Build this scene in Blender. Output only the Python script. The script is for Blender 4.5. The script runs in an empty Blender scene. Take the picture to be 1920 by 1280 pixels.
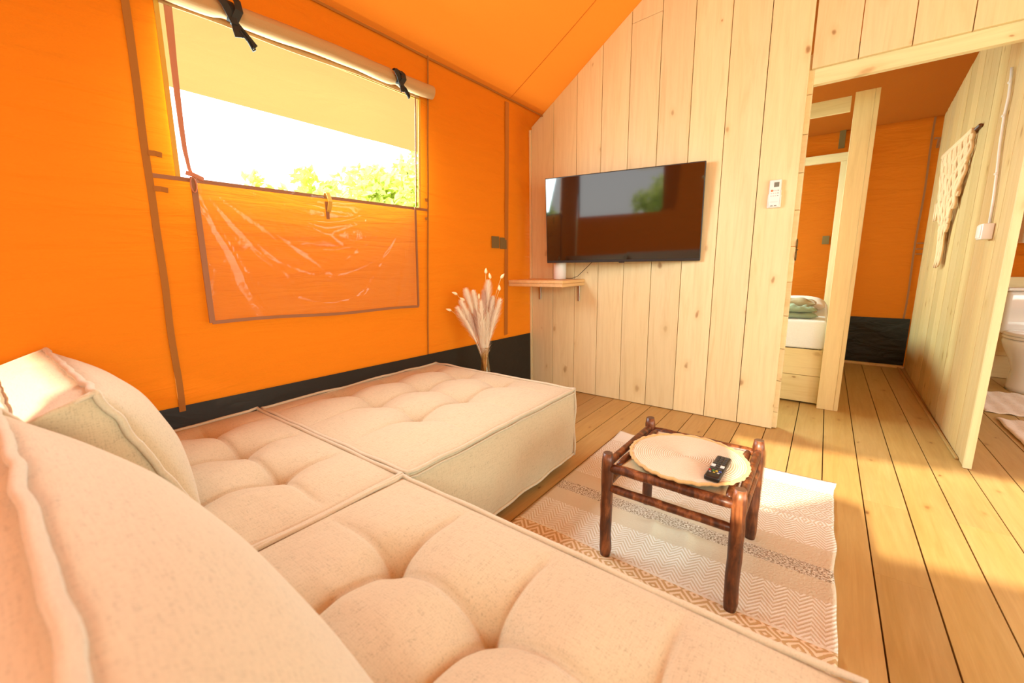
import bpy, bmesh, math, random
from mathutils import Vector, Matrix, noise, geometry
random.seed(7)
S = bpy.context.scene
COL = S.collection

# ------------------------------------------------------------------ camera
cam_d = bpy.data.cameras.new('camera'); cam = bpy.data.objects.new('camera', cam_d); COL.objects.link(cam)
F_PX, YAW, PITCH, ROLL = 772.4, 0.64811084, 0.18258885, -0.01393362
sy, cy = math.sin(YAW), math.cos(YAW)
fw = Vector((-sy, cy, 0)); rt = Vector((cy, sy, 0)); up = Vector((0, 0, 1))
cp, sp = math.cos(PITCH), math.sin(PITCH)
fw2 = fw*cp - up*sp; up2 = up*cp + fw*sp
cr, sr = math.cos(ROLL), math.sin(ROLL)
rt3 = rt*cr + up2*sr; up3 = up2*cr - rt*sr
M = Matrix.Identity(4)
for i in range(3):
    M[i][0], M[i][1], M[i][2] = rt3[i], up3[i], -fw2[i]
M[0][3], M[1][3], M[2][3] = 0, 0, 1.0
cam.matrix_world = M
cam_d.sensor_width = 36; cam_d.lens = 36*F_PX/1920; cam_d.clip_start = 0.02; cam_d.clip_end = 300
cam_d.dof.use_dof = True; cam_d.dof.focus_distance = 2.2; cam_d.dof.aperture_fstop = 3.5
S.camera = cam
# ------------------------------------------------------------------ view, sky, sun
S.view_settings.view_transform = 'Standard'; S.view_settings.look = 'None'
S.view_settings.exposure = -0.18; S.view_settings.gamma = 1.0; S.view_settings.use_curve_mapping = False
S.cycles.max_bounces = 14; S.cycles.diffuse_bounces = 8; S.cycles.transmission_bounces = 8
S.cycles.transparent_max_bounces = 12; S.cycles.sample_clamp_indirect = 6; S.cycles.caustics_reflective = False
S.cycles.caustics_refractive = False
SKY = 3.6
w = bpy.data.worlds.new('sky'); S.world = w; w.use_nodes = True
nt = w.node_tree; bg = nt.nodes['Background']
tc = nt.nodes.new('ShaderNodeTexCoord'); sx = nt.nodes.new('ShaderNodeSeparateXYZ'); rp = nt.nodes.new('ShaderNodeValToRGB')
nt.links.new(tc.outputs['Generated'], sx.inputs[0]); nt.links.new(sx.outputs[2], rp.inputs[0]); nt.links.new(rp.outputs[0], bg.inputs[0])
rp.color_ramp.elements[0].position = 0.0; rp.color_ramp.elements[0].color = (1.0, 0.97, 0.92, 1)
rp.color_ramp.elements[1].position = 0.7; rp.color_ramp.elements[1].color = (0.80, 0.88, 1.0, 1)
bg.inputs[1].default_value = SKY
sun_d = bpy.data.lights.new('sun', 'SUN'); sun = bpy.data.objects.new('sun', sun_d); COL.objects.link(sun)
sun_d.energy = 15; sun_d.angle = math.radians(.7); sun_d.color = (1.0, 0.86, 0.64)
SUN = Vector((-0.06, 1.0, -0.445)).normalized()
sun.rotation_euler = SUN.to_track_quat('-Z', 'Y').to_euler(); sun.location = (0, -6, 5)

def portal(loc, rot, sx_, sy_):
    d = bpy.data.lights.new('daylight_portal', 'AREA'); d.shape = 'RECTANGLE'; d.size = sx_; d.size_y = sy_
    d.cycles.is_portal = True
    o = bpy.data.objects.new('daylight_portal', d); COL.objects.link(o); o.location = loc; o.rotation_euler = rot
    return o

def daylight_fill(loc, rot, sx_, sy_, power, col):  # area lamp added on top of the sky to brighten the room
    d = bpy.data.lights.new('daylight_fill', 'AREA'); d.shape = 'RECTANGLE'; d.size = sx_; d.size_y = sy_; d.energy = power; d.color = col
    o = bpy.data.objects.new('daylight_fill', d); COL.objects.link(o); o.location = loc; o.rotation_euler = rot
    return o
FILL_COL = (.70, .98, .85)  # cool lamp tint that offsets the orange bounce
daylight_fill((2.56, .75, .90), (0, math.radians(90), 0), 1.6, 2.2, 75, FILL_COL)              # fill lamp added in an invented side doorway
daylight_fill((1.35, -1.12, 1.62), (math.radians(84), 0, 0), 2.3, .9, 58, FILL_COL)            # fill lamp added behind the camera to brighten the room
daylight_fill((-1.95, 1.08, 1.60), (0, math.radians(-74), 0), .52, 1.06, 60, (.72, .92, .96))   # sky light in the left window

daylight_fill((-1.87, 4.15, 1.60), (0, math.radians(-42), 0), .50, 1.25, 118, FILL_COL)           # fill lamp added at an invented bedroom opening
daylight_fill((2.57, 4.1, 1.45), (0, math.radians(90), 0), .5, 1.35, 16, FILL_COL)              # unseen fill lamp added to brighten the bathroom

# ------------------------------------------------------------------ helpers
def link(o, parent=None):
    COL.objects.link(o)
    if parent is not None: o.parent = parent
    return o
def obj(name, bm, mat, parent=None, smooth=False, label=None, mats=None):
    me = bpy.data.meshes.new(name); bm.to_mesh(me); bm.free()
    for m_ in (mats or [mat]): me.materials.append(m_)
    if smooth:
        for p in me.polygons: p.use_smooth = True
    o = bpy.data.objects.new(name, me); link(o, parent)
    if label: o['label'] = label
    return o
def tag(o, label, cat, group=None):
    o['label'] = label; o['category'] = cat
    if group: o['group'] = group
    return o
def thing(name, label, cat, loc=(0, 0, 0), rz=0, group=None):
    o = bpy.data.objects.new(name, None); COL.objects.link(o); o.location = loc; o.rotation_euler = (0, 0, rz)
    o.empty_display_size = .1
    return tag(o, label, cat, group)
def struct(o):
    o['kind'] = 'structure'; return o
def sroot(name):
    o = bpy.data.objects.new(name, None); COL.objects.link(o); return struct(o)
def box(bm, x0, x1, y0, y1, z0, z1, bev=0, seg=1, rot=None):
    vs = [bm.verts.new(v) for v in [(x0,y0,z0),(x1,y0,z0),(x1,y1,z0),(x0,y1,z0),(x0,y0,z1),(x1,y0,z1),(x1,y1,z1),(x0,y1,z1)]]
    fs = [bm.faces.new([vs[i] for i in f]) for f in [(3,2,1,0),(4,5,6,7),(0,1,5,4),(1,2,6,5),(2,3,7,6),(3,0,4,7)]]
    if rot is not None:
        bmesh.ops.transform(bm, matrix=rot, verts=vs)
    if bev:
        es = list({e for f in fs for e in f.edges})
        bmesh.ops.bevel(bm, geom=es, offset=bev, segments=seg, affect='EDGES', profile=0.5)
def prism(bm, poly, axis, a, b, bev=0):
    """poly: 2D points; axis 'y': (x,z) extruded over y; 'x': (y,z); 'z': (x,y)"""
    def P(p, t):
        return {'y': (p[0], t, p[1]), 'x': (t, p[0], p[1]), 'z': (p[0], p[1], t)}[axis]
    A = [bm.verts.new(P(p, a)) for p in poly]; B = [bm.verts.new(P(p, b)) for p in poly]
    n = len(poly); fs = [bm.faces.new(A), bm.faces.new(B[::-1])]
    for i in range(n):
        fs.append(bm.faces.new([A[i], B[i], B[(i+1) % n], A[(i+1) % n]]))
    if bev:
        bmesh.ops.bevel(bm, geom=list({e for f in fs for e in f.edges}), offset=bev, segments=1, affect='EDGES')
    bmesh.ops.recalc_face_normals(bm, faces=bm.faces[:])
def tube(bm, pts, r, seg=10, closed=False, cap=True):
    pts = [Vector(p) for p in pts]; n = len(pts)
    R = r if isinstance(r, (list, tuple)) else [r]*n
    rings = []; prev = None
    for i, p in enumerate(pts):
        if closed: t = pts[(i+1) % n] - pts[i-1]
        else: t = pts[min(i+1, n-1)] - pts[max(i-1, 0)]
        t.normalize()
        if prev is None:
            a = Vector((0, 0, 1)) if abs(t.z) < .9 else Vector((1, 0, 0))
            u = t.cross(a).normalized()
        else:
            u = (prev - t*prev.dot(t)).normalized()
        prev = u; v = t.cross(u)
        rings.append([bm.verts.new(p + (u*math.cos(2*math.pi*k/seg) + v*math.sin(2*math.pi*k/seg))*R[i]) for k in range(seg)])
    m = n if closed else n-1
    for i in range(m):
        a, b = rings[i], rings[(i+1) % n]
        for k in range(seg):
            bm.faces.new([a[k], a[(k+1) % seg], b[(k+1) % seg], b[k]])
    if cap and not closed:
        bm.faces.new(rings[0][::-1]); bm.faces.new(rings[-1])
def ribbon(bm, pts, widths, wdir, th=.0015):
    """flat strip following pts, width along wdir, thickness along the normal"""
    pts = [Vector(p) for p in pts]; n = len(pts); L = []
    for i, p in enumerate(pts):
        t = (pts[min(i+1, n-1)] - pts[max(i-1, 0)]).normalized()
        wd = Vector(wdir[i] if isinstance(wdir, list) else wdir); wd = (wd - t*wd.dot(t)).normalized()
        nn = t.cross(wd); h = (widths[i] if isinstance(widths, (list, tuple)) else widths)/2
        L.append([bm.verts.new(p + wd*a + nn*b) for a, b in ((-h, -th/2), (h, -th/2), (h, th/2), (-h, th/2))])
    for i in range(n-1):
        for k in range(4):
            bm.faces.new([L[i][k], L[i][(k+1) % 4], L[i+1][(k+1) % 4], L[i+1][k]])
    bm.faces.new(L[0][::-1]); bm.faces.new(L[-1])
def lathe(bm, prof, seg=24, c=(0, 0, 0), capb=True, capt=True, sx_=1, sy_=1):
    rings = [[bm.verts.new((c[0]+r*sx_*math.cos(2*math.pi*k/seg), c[1]+r*sy_*math.sin(2*math.pi*k/seg), c[2]+z)) for k in range(seg)] for r, z in prof]
    for a, b in zip(rings, rings[1:]):
        for k in range(seg): bm.faces.new([a[k], a[(k+1) % seg], b[(k+1) % seg], b[k]])
    if capb: bm.faces.new(rings[0][::-1])
    if capt: bm.faces.new(rings[-1])
def grid(bm, nu, nv, f, flip=False, skip=None):
    V = [[bm.verts.new(f(i/nu, j/nv)) for j in range(nv+1)] for i in range(nu+1)]
    for i in range(nu):
        for j in range(nv):
            if skip and skip((i+.5)/nu, (j+.5)/nv): continue
            q = [V[i][j], V[i+1][j], V[i+1][j+1], V[i][j+1]]
            bm.faces.new(q[::-1] if flip else q)
    return V
def nz(x, y, z=0): return noise.noise(Vector((x, y, z)))

# ------------------------------------------------------------------ materials
def lin(c): return tuple(((v/255+.055)/1.055)**2.4 if v/255 > .04045 else v/255/12.92 for v in c)
class MT:
    def __init__(s, name):
        s.m = bpy.data.materials.new(name); s.m.use_nodes = True; s.nt = s.m.node_tree
        s.b = s.nt.nodes['Principled BSDF']; s.out = s.nt.nodes['Material Output']
    def n(s, t, **k):
        x = s.nt.nodes.new(t)
        for a, b in k.items():
            if a.startswith('i_'): x.inputs[a[2:].replace('_', ' ')].default_value = b
            else: setattr(x, a, b)
        return x
    def l(s, a, b): s.nt.links.new(a, b)
    def ramp(s, src, stops, interp='LINEAR'):
        r = s.n('ShaderNodeValToRGB'); r.color_ramp.interpolation = interp; e = r.color_ramp.elements
        while len(e) < len(stops): e.new(.5)
        for k, (p, c) in enumerate(stops): e[k].position = p; e[k].color = (*c, 1) if len(c) == 3 else c
        s.l(src, r.inputs[0]); return r.outputs[0]
    def mix(s, fac, a, b, mode='MIX'):
        x = s.n('ShaderNodeMix', data_type='RGBA', blend_type=mode)
        for sock, v in ((x.inputs[0], fac), (x.inputs[6], a), (x.inputs[7], b)):
            if hasattr(v, 'is_linked') or hasattr(v, 'links'): s.l(v, sock)
            else: sock.default_value = v if isinstance(v, (int, float)) else (*v, 1)
        return x.outputs[2]
    def math(s, op, a, b=0.0, c=0.0):
        x = s.n('ShaderNodeMath', operation=op)
        for k, v in enumerate((a, b, c)):
            if isinstance(v, (int, float)): x.inputs[k].default_value = v
            else: s.l(v, x.inputs[k])
        return x.outputs[0]
    def coords(s, scale=(1, 1, 1), rnd=True, kind='Object'):
        t = s.n('ShaderNodeTexCoord'); v = t.outputs[kind]
        if rnd:
            oi = s.n('ShaderNodeObjectInfo'); m = s.n('ShaderNodeVectorMath', operation='SCALE'); m.inputs[0].default_value = (13.7, 9.1, 17.3)
            s.l(oi.outputs['Random'], m.inputs['Scale']); a = s.n('ShaderNodeVectorMath', operation='ADD')
            s.l(v, a.inputs[0]); s.l(m.outputs[0], a.inputs[1]); v = a.outputs[0]; s.rand = oi.outputs['Random']
        s.raw = v
        mp = s.n('ShaderNodeMapping'); mp.inputs['Scale'].default_value = scale; s.l(v, mp.inputs[0]); return mp.outputs[0]
    def noise(s, v, scale, detail=4, rough=.5, dist=0):
        x = s.n('ShaderNodeTexNoise'); x.inputs['Scale'].default_value = scale; x.inputs['Detail'].default_value = detail
        x.inputs['Roughness'].default_value = rough; x.inputs['Distortion'].default_value = dist; s.l(v, x.inputs['Vector']); return x.outputs['Fac']
    def bump(s, h, strength, dist=.002, to=None):
        x = s.n('ShaderNodeBump'); x.inputs['Strength'].default_value = strength; x.inputs['Distance'].default_value = dist
        s.l(h, x.inputs['Height']); s.l(x.outputs[0], (to or s.b).inputs['Normal']); return x.outputs[0]

def plain(name, col, rough=.5, metal=0, spec=.5, coat=0):
    t = MT(name); t.b.inputs['Base Color'].default_value = (*col, 1); t.b.inputs['Roughness'].default_value = rough
    t.b.inputs['Metallic'].default_value = metal; t.b.inputs['Specular IOR Level'].default_value = spec
    t.b.inputs['Coat Weight'].default_value = coat
    return t.m
def wood(name, base, dark, light, axis='z', knot=(.25, .11, .03), rough=.5, knotsize=.085, grainamt=.35, knotfreq=.42, spec=.3):
    t = MT(name)
    sc = {'z': (1, 1, .07), 'y': (1, .07, 1), 'x': (.07, 1, 1)}[axis]
    v = t.coords(sc); raw = t.raw
    ring = t.noise(v, 26, 5, .6, 1.1); fine = t.noise(v, 150, 3, .6)
    big = t.noise(v, 5, 2, .5)
    c = t.ramp(ring, [(.30, light), (.52, base), (.74, dark)])
    c = t.mix(.5, base, c)
    c = t.mix(t.math('MULTIPLY', fine, grainamt), c, tuple(x*.72 for x in base))
    # knots: sparse voronoi cells, elongated along the board
    sp_ = t.n('ShaderNodeSeparateXYZ'); t.l(raw, sp_.inputs[0]); X_, Y_, Z_ = sp_.outputs
    if axis == 'z': u_, v_ = t.math('ADD', X_, Y_), Z_
    elif axis == 'x': u_, v_ = Z_, t.math('ADD', X_, Y_)
    else: u_, v_ = X_, Y_
    warp = t.noise(raw, 14, 2); wv_ = t.math('MULTIPLY', warp, .03)
    cmb = t.n('ShaderNodeCombineXYZ'); t.l(t.math('ADD', u_, wv_), cmb.inputs[0]); t.l(t.math('ADD', t.math('MULTIPLY', v_, .55), wv_), cmb.inputs[1])
    vo = t.n('ShaderNodeTexVoronoi'); vo.voronoi_dimensions = '2D'; vo.inputs['Scale'].default_value = 5.0; t.l(cmb.outputs[0], vo.inputs['Vector'])
    sep = t.n('ShaderNodeSeparateColor'); t.l(vo.outputs['Color'], sep.inputs[0])
    sel = t.math('GREATER_THAN', sep.outputs[0], knotfreq)
    size = t.math('MULTIPLY', sep.outputs[1], knotsize); size = t.math('ADD', size, .02)
    rel = t.math('DIVIDE', vo.outputs['Distance'], size)
    core = t.math('MULTIPLY', t.ramp(rel, [(.35, (1, 1, 1)), (.9, (0, 0, 0))]), sel)
    halo = t.math('MULTIPLY', t.ramp(t.math('MULTIPLY', rel, .4), [(.2, (1, 1, 1)), (.95, (0, 0, 0))]), sel)
    c = t.mix(t.math('MULTIPLY', halo, .42), c, dark)
    c = t.mix(t.math('MULTIPLY', core, t.math('ADD', t.math('MULTIPLY', sep.outputs[2], .6), .15)), c, knot)
    # board to board tone
    hs = t.n('ShaderNodeHueSaturation'); t.l(c, hs.inputs['Color'])
    t.l(t.math('ADD', t.math('MULTIPLY', t.rand, .16), .92), hs.inputs['Value'])
    t.l(t.math('ADD', t.math('MULTIPLY', big, .2), .9), hs.inputs['Saturation'])
    t.l(hs.outputs[0], t.b.inputs['Base Color'])
    t.b.inputs['Roughness'].default_value = rough; t.b.inputs['Specular IOR Level'].default_value = spec
    t.bump(t.math('ADD', ring, t.math('MULTIPLY', fine, .5)), .25, .0015)
    return t.m
WB, WD, WL = (.77, .64, .37), (.62, .46, .22), (.85, .73, .45)
M_wall = wood('pale_spruce_upright', WB, WD, WL, 'z')
M_wallx = wood('pale_spruce_level', WB, WD, WL, 'x')
M_wally = wood('pale_spruce_deep', WB, WD, WL, 'y')
M_part = wood('spruce_partition', (.70, .50, .24), (.50, .32, .11), (.78, .60, .32), 'z', grainamt=1.0)
M_floor = wood('oiled_pine_floor', (.48, .31, .11), (.33, .19, .05), (.58, .40, .17), 'y', knot=(.13, .04, .01), rough=.42, knotsize=.055, grainamt=.7, knotfreq=.25, spec=.4)
M_shelf = wood('pine_shelf', (.72, .47, .22), (.56, .32, .11), (.80, .58, .32), 'y')
M_joint_shade = plain('joint_shade', (.16, .09, .035), .9)
M_dark = plain('shadow_base', (.03, .018, .008), .9)

def fabric_translucent(name, col, tcol, tw, wrinkle=.55, axis=(1, 1, 1), scale=1):
    t = MT(name); v = t.coords((1, 1, 1), rnd=False)
    mp = t.n('ShaderNodeMapping'); mp.inputs['Scale'].default_value = (40, 40, 200); t.l(v, mp.inputs[0])
    wv = t.noise(mp.outputs[0], 4, 2); mp2 = t.n('ShaderNodeMapping'); mp2.inputs['Scale'].default_value = (2.0, 1.2, 9); t.l(v, mp2.inputs[0])
    wr = t.noise(mp2.outputs[0], 1.6, 4, .55, .6)
    c = t.mix(t.math('ADD', t.math('MULTIPLY', wv, .45), t.math('MULTIPLY', wr, .35)), col, tuple(x*.68 for x in col))  # wrinkle shading mixed into the colour along with weave tone
    ct = t.mix(t.math('MULTIPLY', wv, .30), tcol, tuple(x*.8 for x in tcol))
    t.l(c, t.b.inputs['Base Color']); t.b.inputs['Roughness'].default_value = .8; t.b.inputs['Specular IOR Level'].default_value = .15
    h = t.math('ADD', t.math('MULTIPLY', wr, 8.0), t.math('MULTIPLY', wv, .25))
    nb = t.bump(h, wrinkle, .004)
    tr = t.n('ShaderNodeBsdfTranslucent'); t.l(ct, tr.inputs[0]); t.l(nb, tr.inputs['Normal'])
    mx = t.n('ShaderNodeMixShader'); mx.inputs[0].default_value = tw
    t.l(t.b.outputs[0], mx.inputs[1]); t.l(tr.outputs[0], mx.inputs[2]); t.l(mx.outputs[0], t.out.inputs[0]); return t.m
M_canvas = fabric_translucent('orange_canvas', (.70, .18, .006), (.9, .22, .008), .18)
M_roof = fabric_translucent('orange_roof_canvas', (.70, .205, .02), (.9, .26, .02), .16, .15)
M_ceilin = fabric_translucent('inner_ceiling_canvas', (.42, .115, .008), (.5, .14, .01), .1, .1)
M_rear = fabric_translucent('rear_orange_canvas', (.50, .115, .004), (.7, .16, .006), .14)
M_cream = fabric_translucent('cream_fly_canvas', (.50, .38, .15), (.42, .31, .11), .55, .2)
M_blocker = fabric_translucent('white_blocker_canvas', (.8, .76, .66), (.85, .8, .7), .6, .1)
M_roll = fabric_translucent('rolled_canvas', (.56, .33, .15), (.6, .3, .1), .12, .2)
M_pole_shadow = plain('painted_pole_shadow', (.40, .125, .008), .9)
M_seam = plain('brown_seam_tape', lin((150, 92, 20)), .8)
M_bind = plain('brown_binding', lin((140, 88, 50)), .6)
M_bind2 = plain('rose_brown_zip', lin((176, 110, 78)), .6)
M_olive = plain('olive_edging', lin((196, 150, 50)), .7)
M_black = plain('black_ribbon', (.012, .009, .006), .7)
M_patch = plain('olive_velcro', (.16, .10, .03), .95)
def pvc_black(bs):
    t = MT('black_ground_flap'); v = t.coords((1, 1, 1), rnd=False)
    mp = t.n('ShaderNodeMapping'); mp.inputs['Scale'].default_value = (2.5, 2.5, 5); mp.inputs['Rotation'].default_value = (.5, .6, .3); t.l(v, mp.inputs[0])
    h = t.noise(mp.outputs[0], 2.2, 5, .5, .7); t.b.inputs['Base Color'].default_value = (.018, .015, .011, 1)
    t.b.inputs['Roughness'].default_value = .5; t.b.inputs['Specular IOR Level'].default_value = .28; t.bump(h, bs, .03); return t.m
M_pvc = pvc_black(.9); M_pvcs = pvc_black(.15)
def vinyl():
    t = MT('clear_vinyl'); v = t.coords((1, 1, 1), rnd=False)
    h = t.noise(v, 5, 3, .5, 1.5)
    g = t.n('ShaderNodeBsdfGlossy'); g.inputs['Roughness'].default_value = .10; g.inputs[0].default_value = (1, 1, 1, 1)
    tr = t.n('ShaderNodeBsdfTransparent'); tr.inputs[0].default_value = (.96, .93, .92, 1)
    df = t.n('ShaderNodeBsdfDiffuse'); df.inputs[0].default_value = (.85, .72, .6, 1)
    b = t.n('ShaderNodeBump'); b.inputs['Strength'].default_value = .5; b.inputs['Distance'].default_value = .006; t.l(h, b.inputs['Height']); t.l(b.outputs[0], g.inputs['Normal'])
    lw = t.n('ShaderNodeLayerWeight'); lw.inputs[0].default_value = .25; t.l(b.outputs[0], lw.inputs['Normal'])
    m0 = t.n('ShaderNodeMixShader'); m0.inputs[0].default_value = .035; t.l(tr.outputs[0], m0.inputs[1]); t.l(df.outputs[0], m0.inputs[2])
    m1 = t.n('ShaderNodeMixShader'); t.l(t.math('ADD', t.math('MULTIPLY', lw.outputs['Fresnel'], .28), .012), m1.inputs[0]); t.l(m0.outputs[0], m1.inputs[1]); t.l(g.outputs[0], m1.inputs[2])
    t.l(m1.outputs[0], t.out.inputs[0]); return t.m
M_vinyl = vinyl()
def linen(name, col, sc=1.0, contrast=.5):
    t = MT(name); v = t.coords((1, 1, 1), rnd=False)
    hs = []
    for s3 in ((40, 420, 420), (420, 40, 420), (420, 420, 40)):
        mp = t.n('ShaderNodeMapping'); mp.inputs['Scale'].default_value = tuple(a*sc for a in s3); t.l(v, mp.inputs[0]); hs.append(t.noise(mp.outputs[0], 1, 2, .6))
    th = t.math('ADD', t.math('ADD', hs[0], hs[1]), hs[2]); th = t.math('MULTIPLY', th, .3333)
    c = t.ramp(th, [(.36, tuple(x*(1-contrast) for x in col)), (.47, col), (.62, tuple(min(1, x*1.08) for x in col))])
    t.l(c, t.b.inputs['Base Color']); t.b.inputs['Roughness'].default_value = .92; t.b.inputs['Specular IOR Level'].default_value = .15
    t.b.inputs['Sheen Weight'].default_value = .2
    t.bump(th, .35, .0012); return t.m
M_linen = linen('beige_linen', (.53, .445, .30), .85, .27)
M_pipe = linen('beige_piping', (.55, .48, .35), 1, .15)
def logwood():
    t = MT('dark_stained_log'); v = t.coords((1, 1, 1))
    mp = t.n('ShaderNodeMapping'); mp.inputs['Scale'].default_value = (1, 1, .18); t.l(v, mp.inputs[0])
    a = t.noise(mp.outputs[0], 42, 5, .65, .8); b = t.noise(v, 18, 4, .6)
    c = t.ramp(a, [(.34, (.035, .009, .003)), (.5, (.12, .032, .008)), (.68, (.30, .10, .03))])
    c = t.mix(t.ramp(b, [(.45, (0, 0, 0)), (.7, (.8, .8, .8))]), c, (.045, .012, .004))
    t.l(c, t.b.inputs['Base Color']); t.b.inputs['Roughness'].default_value = .42; t.b.inputs['Coat Weight'].default_value = .08
    t.b.inputs['Coat Roughness'].default_value = .25; t.bump(a, .4, .002); return t.m
M_log = logwood()
M_logend = plain('cut_log_end', (.10, .05, .025), .6)
def strawmat():
    t = MT('coiled_straw'); v = t.coords((1, 1, 1), rnd=False); ln = t.n('ShaderNodeVectorMath', operation='LENGTH'); t.l(v, ln.inputs[0])
    q = t.math('PINGPONG', ln.outputs['Value'], .0034); m = t.math('DIVIDE', q, .0034); f = t.noise(v, 260, 2)
    c = t.mix(m, (.46, .37, .24), (.76, .70, .56)); c = t.mix(t.math('MULTIPLY', f, .3), c, (.75, .66, .50)); t.l(c, t.b.inputs['Base Color'])
    t.b.inputs['Roughness'].default_value = .9; t.bump(t.math('ADD', m, f), .5, .002); return t.m
M_straw0 = linen('straw_mat', (.62, .54, .39), 2, .3)
M_straw = strawmat()
M_strawrim = linen('straw_rim', (.62, .40, .17), 2, .4)
M_seat = linen('tan_woven_seat', (.50, .38, .20), 1, .3)
M_blackp = plain('black_plastic', (.012, .011, .011), .32)
M_grey_btn = plain('silver_button', (.75, .75, .77), .3)
M_red = plain('red_button', (.5, .02, .02), .4)
M_yellow = plain('yellow_button', (.55, .42, .05), .4)
M_green = plain('green_button', (.05, .25, .05), .4)
M_blue = plain('blue_button', (.05, .1, .4), .4)
M_white = plain('white_plastic', (.80, .79, .77), .35)
M_lcd = plain('lcd_grey', (.16, .17, .13), .3)
M_orange_btn = plain('orange_button', (.75, .18, .06), .4)
M_ltgrey = plain('light_grey_print', (.45, .45, .45), .5)
M_screen = plain('tv_glass', (.004, .003, .003), .05, spec=1.0)
M_tvframe = plain('tv_frame', (.03, .028, .028), .35, metal=.4)
M_steel = plain('galvanised_steel', (.45, .42, .38), .4, metal=.9)
M_brass = plain('aged_brass', (.14, .085, .03), .4, metal=.8)
M_ceram = plain('white_ceramic', (.84, .84, .83), .08, coat=.5)
M_sheet = linen('white_sheet', (.80, .84, .93), 2, .04)
M_towel_g = linen('sage_towel', (.27, .33, .23), 1.5, .2)
M_towel_b = linen('taupe_towel', (.42, .33, .20), 1.5, .2)
M_pink = linen('pale_pillow', (.78, .68, .64), 1.5, .05)
M_cord = linen('cotton_cord', (.82, .58, .38), 2, .3)
M_mat = linen('pale_bath_mat', (.72, .60, .50), .5, .35)
M_trunk = plain('bark', (.16, .11, .06), .9)
def leafmat():
    t = MT('sunlit_leaf'); v = t.coords((1, 1, 1), rnd=False); a = t.noise(v, 2.5, 3)
    c = t.ramp(a, [(.35, (.55, .66, .14)), (.65, (.85, .88, .36))]); t.l(c, t.b.inputs['Base Color']); t.b.inputs['Roughness'].default_value = .6
    tr = t.n('ShaderNodeBsdfTranslucent'); t.l(c, tr.inputs[0]); mx = t.n('ShaderNodeMixShader'); mx.inputs[0].default_value = .5
    t.l(t.b.outputs[0], mx.inputs[1]); t.l(tr.outputs[0], mx.inputs[2]); t.l(mx.outputs[0], t.out.inputs[0]); return t.m
M_leaf = leafmat()
def glassmat():
    t = MT('amber_glass'); tr = t.n('ShaderNodeBsdfTransparent'); tr.inputs[0].default_value = (.93, .84, .66, 1)
    g = t.n('ShaderNodeBsdfGlossy'); g.inputs['Roughness'].default_value = .04; lw = t.n('ShaderNodeLayerWeight'); lw.inputs[0].default_value = .35
    m = t.n('ShaderNodeMixShader'); t.l(t.math('ADD', t.math('MULTIPLY', lw.outputs['Facing'], .45), .06), m.inputs[0]); t.l(tr.outputs[0], m.inputs[1]); t.l(g.outputs[0], m.inputs[2])
    t.l(m.outputs[0], t.out.inputs[0]); return t.m
M_glass = glassmat()
M_plume = linen('pale_pampas', (.93, .84, .70), 2, .2)
M_plume2 = linen('rose_pampas', (.72, .48, .36), 2, .2)
M_bunny = linen('cream_bunny_tail', (.86, .72, .46), 2, .1)
M_stalk = plain('dry_stalk', (.62, .42, .18), .8)
def grassmat():
    t = MT('lawn'); v = t.coords((1, 1, 1), rnd=False); a = t.noise(v, 3, 5)
    c = t.ramp(a, [(.3, (.20, .26, .06)), (.7, (.38, .40, .14))]); t.l(c, t.b.inputs['Base Color']); t.b.inputs['Roughness'].default_value = 1; return t.m
M_grass = grassmat()

# ------------------------------------------------------------------ dimensions
XL, XR, Y0, YW, YB = -1.953, 2.6, -1.15, 2.828, 5.25
LEAN = .075; FL = .45
EX, EZ, SL, RX = -1.828, 2.115, .685, .4          # eave, slope, ridge
RZ = EZ + SL*(RX-EX)
def roof(x): return EZ + SL*(x-EX) if x < RX else RZ - SL*(x-RX)
def wx(z): return XL + LEAN*(z-FL)                 # left canvas plane

# ------------------------------------------------------------------ ground + floor
bm = bmesh.new(); box(bm, -60, 60, -60, 60, -.6, -.45); struct(obj('ground', bm, M_grass))
floor = sroot('floor')
bm = bmesh.new(); box(bm, XL-.1, XR+.1, Y0-1.7, YB+.1, -.09, -.036); obj('subfloor', bm, M_dark, floor)
BW = .1405; known = {0: [2.65], 1: [1.648, 2.174], 2: [3.9], 3: [2.17, 4.3]}
k = -15
while True:
    x0 = .0775 + BW*k; x1 = x0 + BW
    if x0 > XR: break
    cuts = [Y0-1.6] + (known[k] if k in known else sorted([random.uniform(-.6, 1.6), random.uniform(2.0, 4.6)])) + [YB+.05]
    dz = random.uniform(-.001, .001)
    for a, b in zip(cuts, cuts[1:]):
        bm = bmesh.new()
        box(bm, max(x0, XL-.05)+.0022, x1-.0022, a+.0002, b-.0002, -.034+dz, 0+dz)
        obj('floor_board', bm, M_floor, floor)
    k += 1

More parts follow.
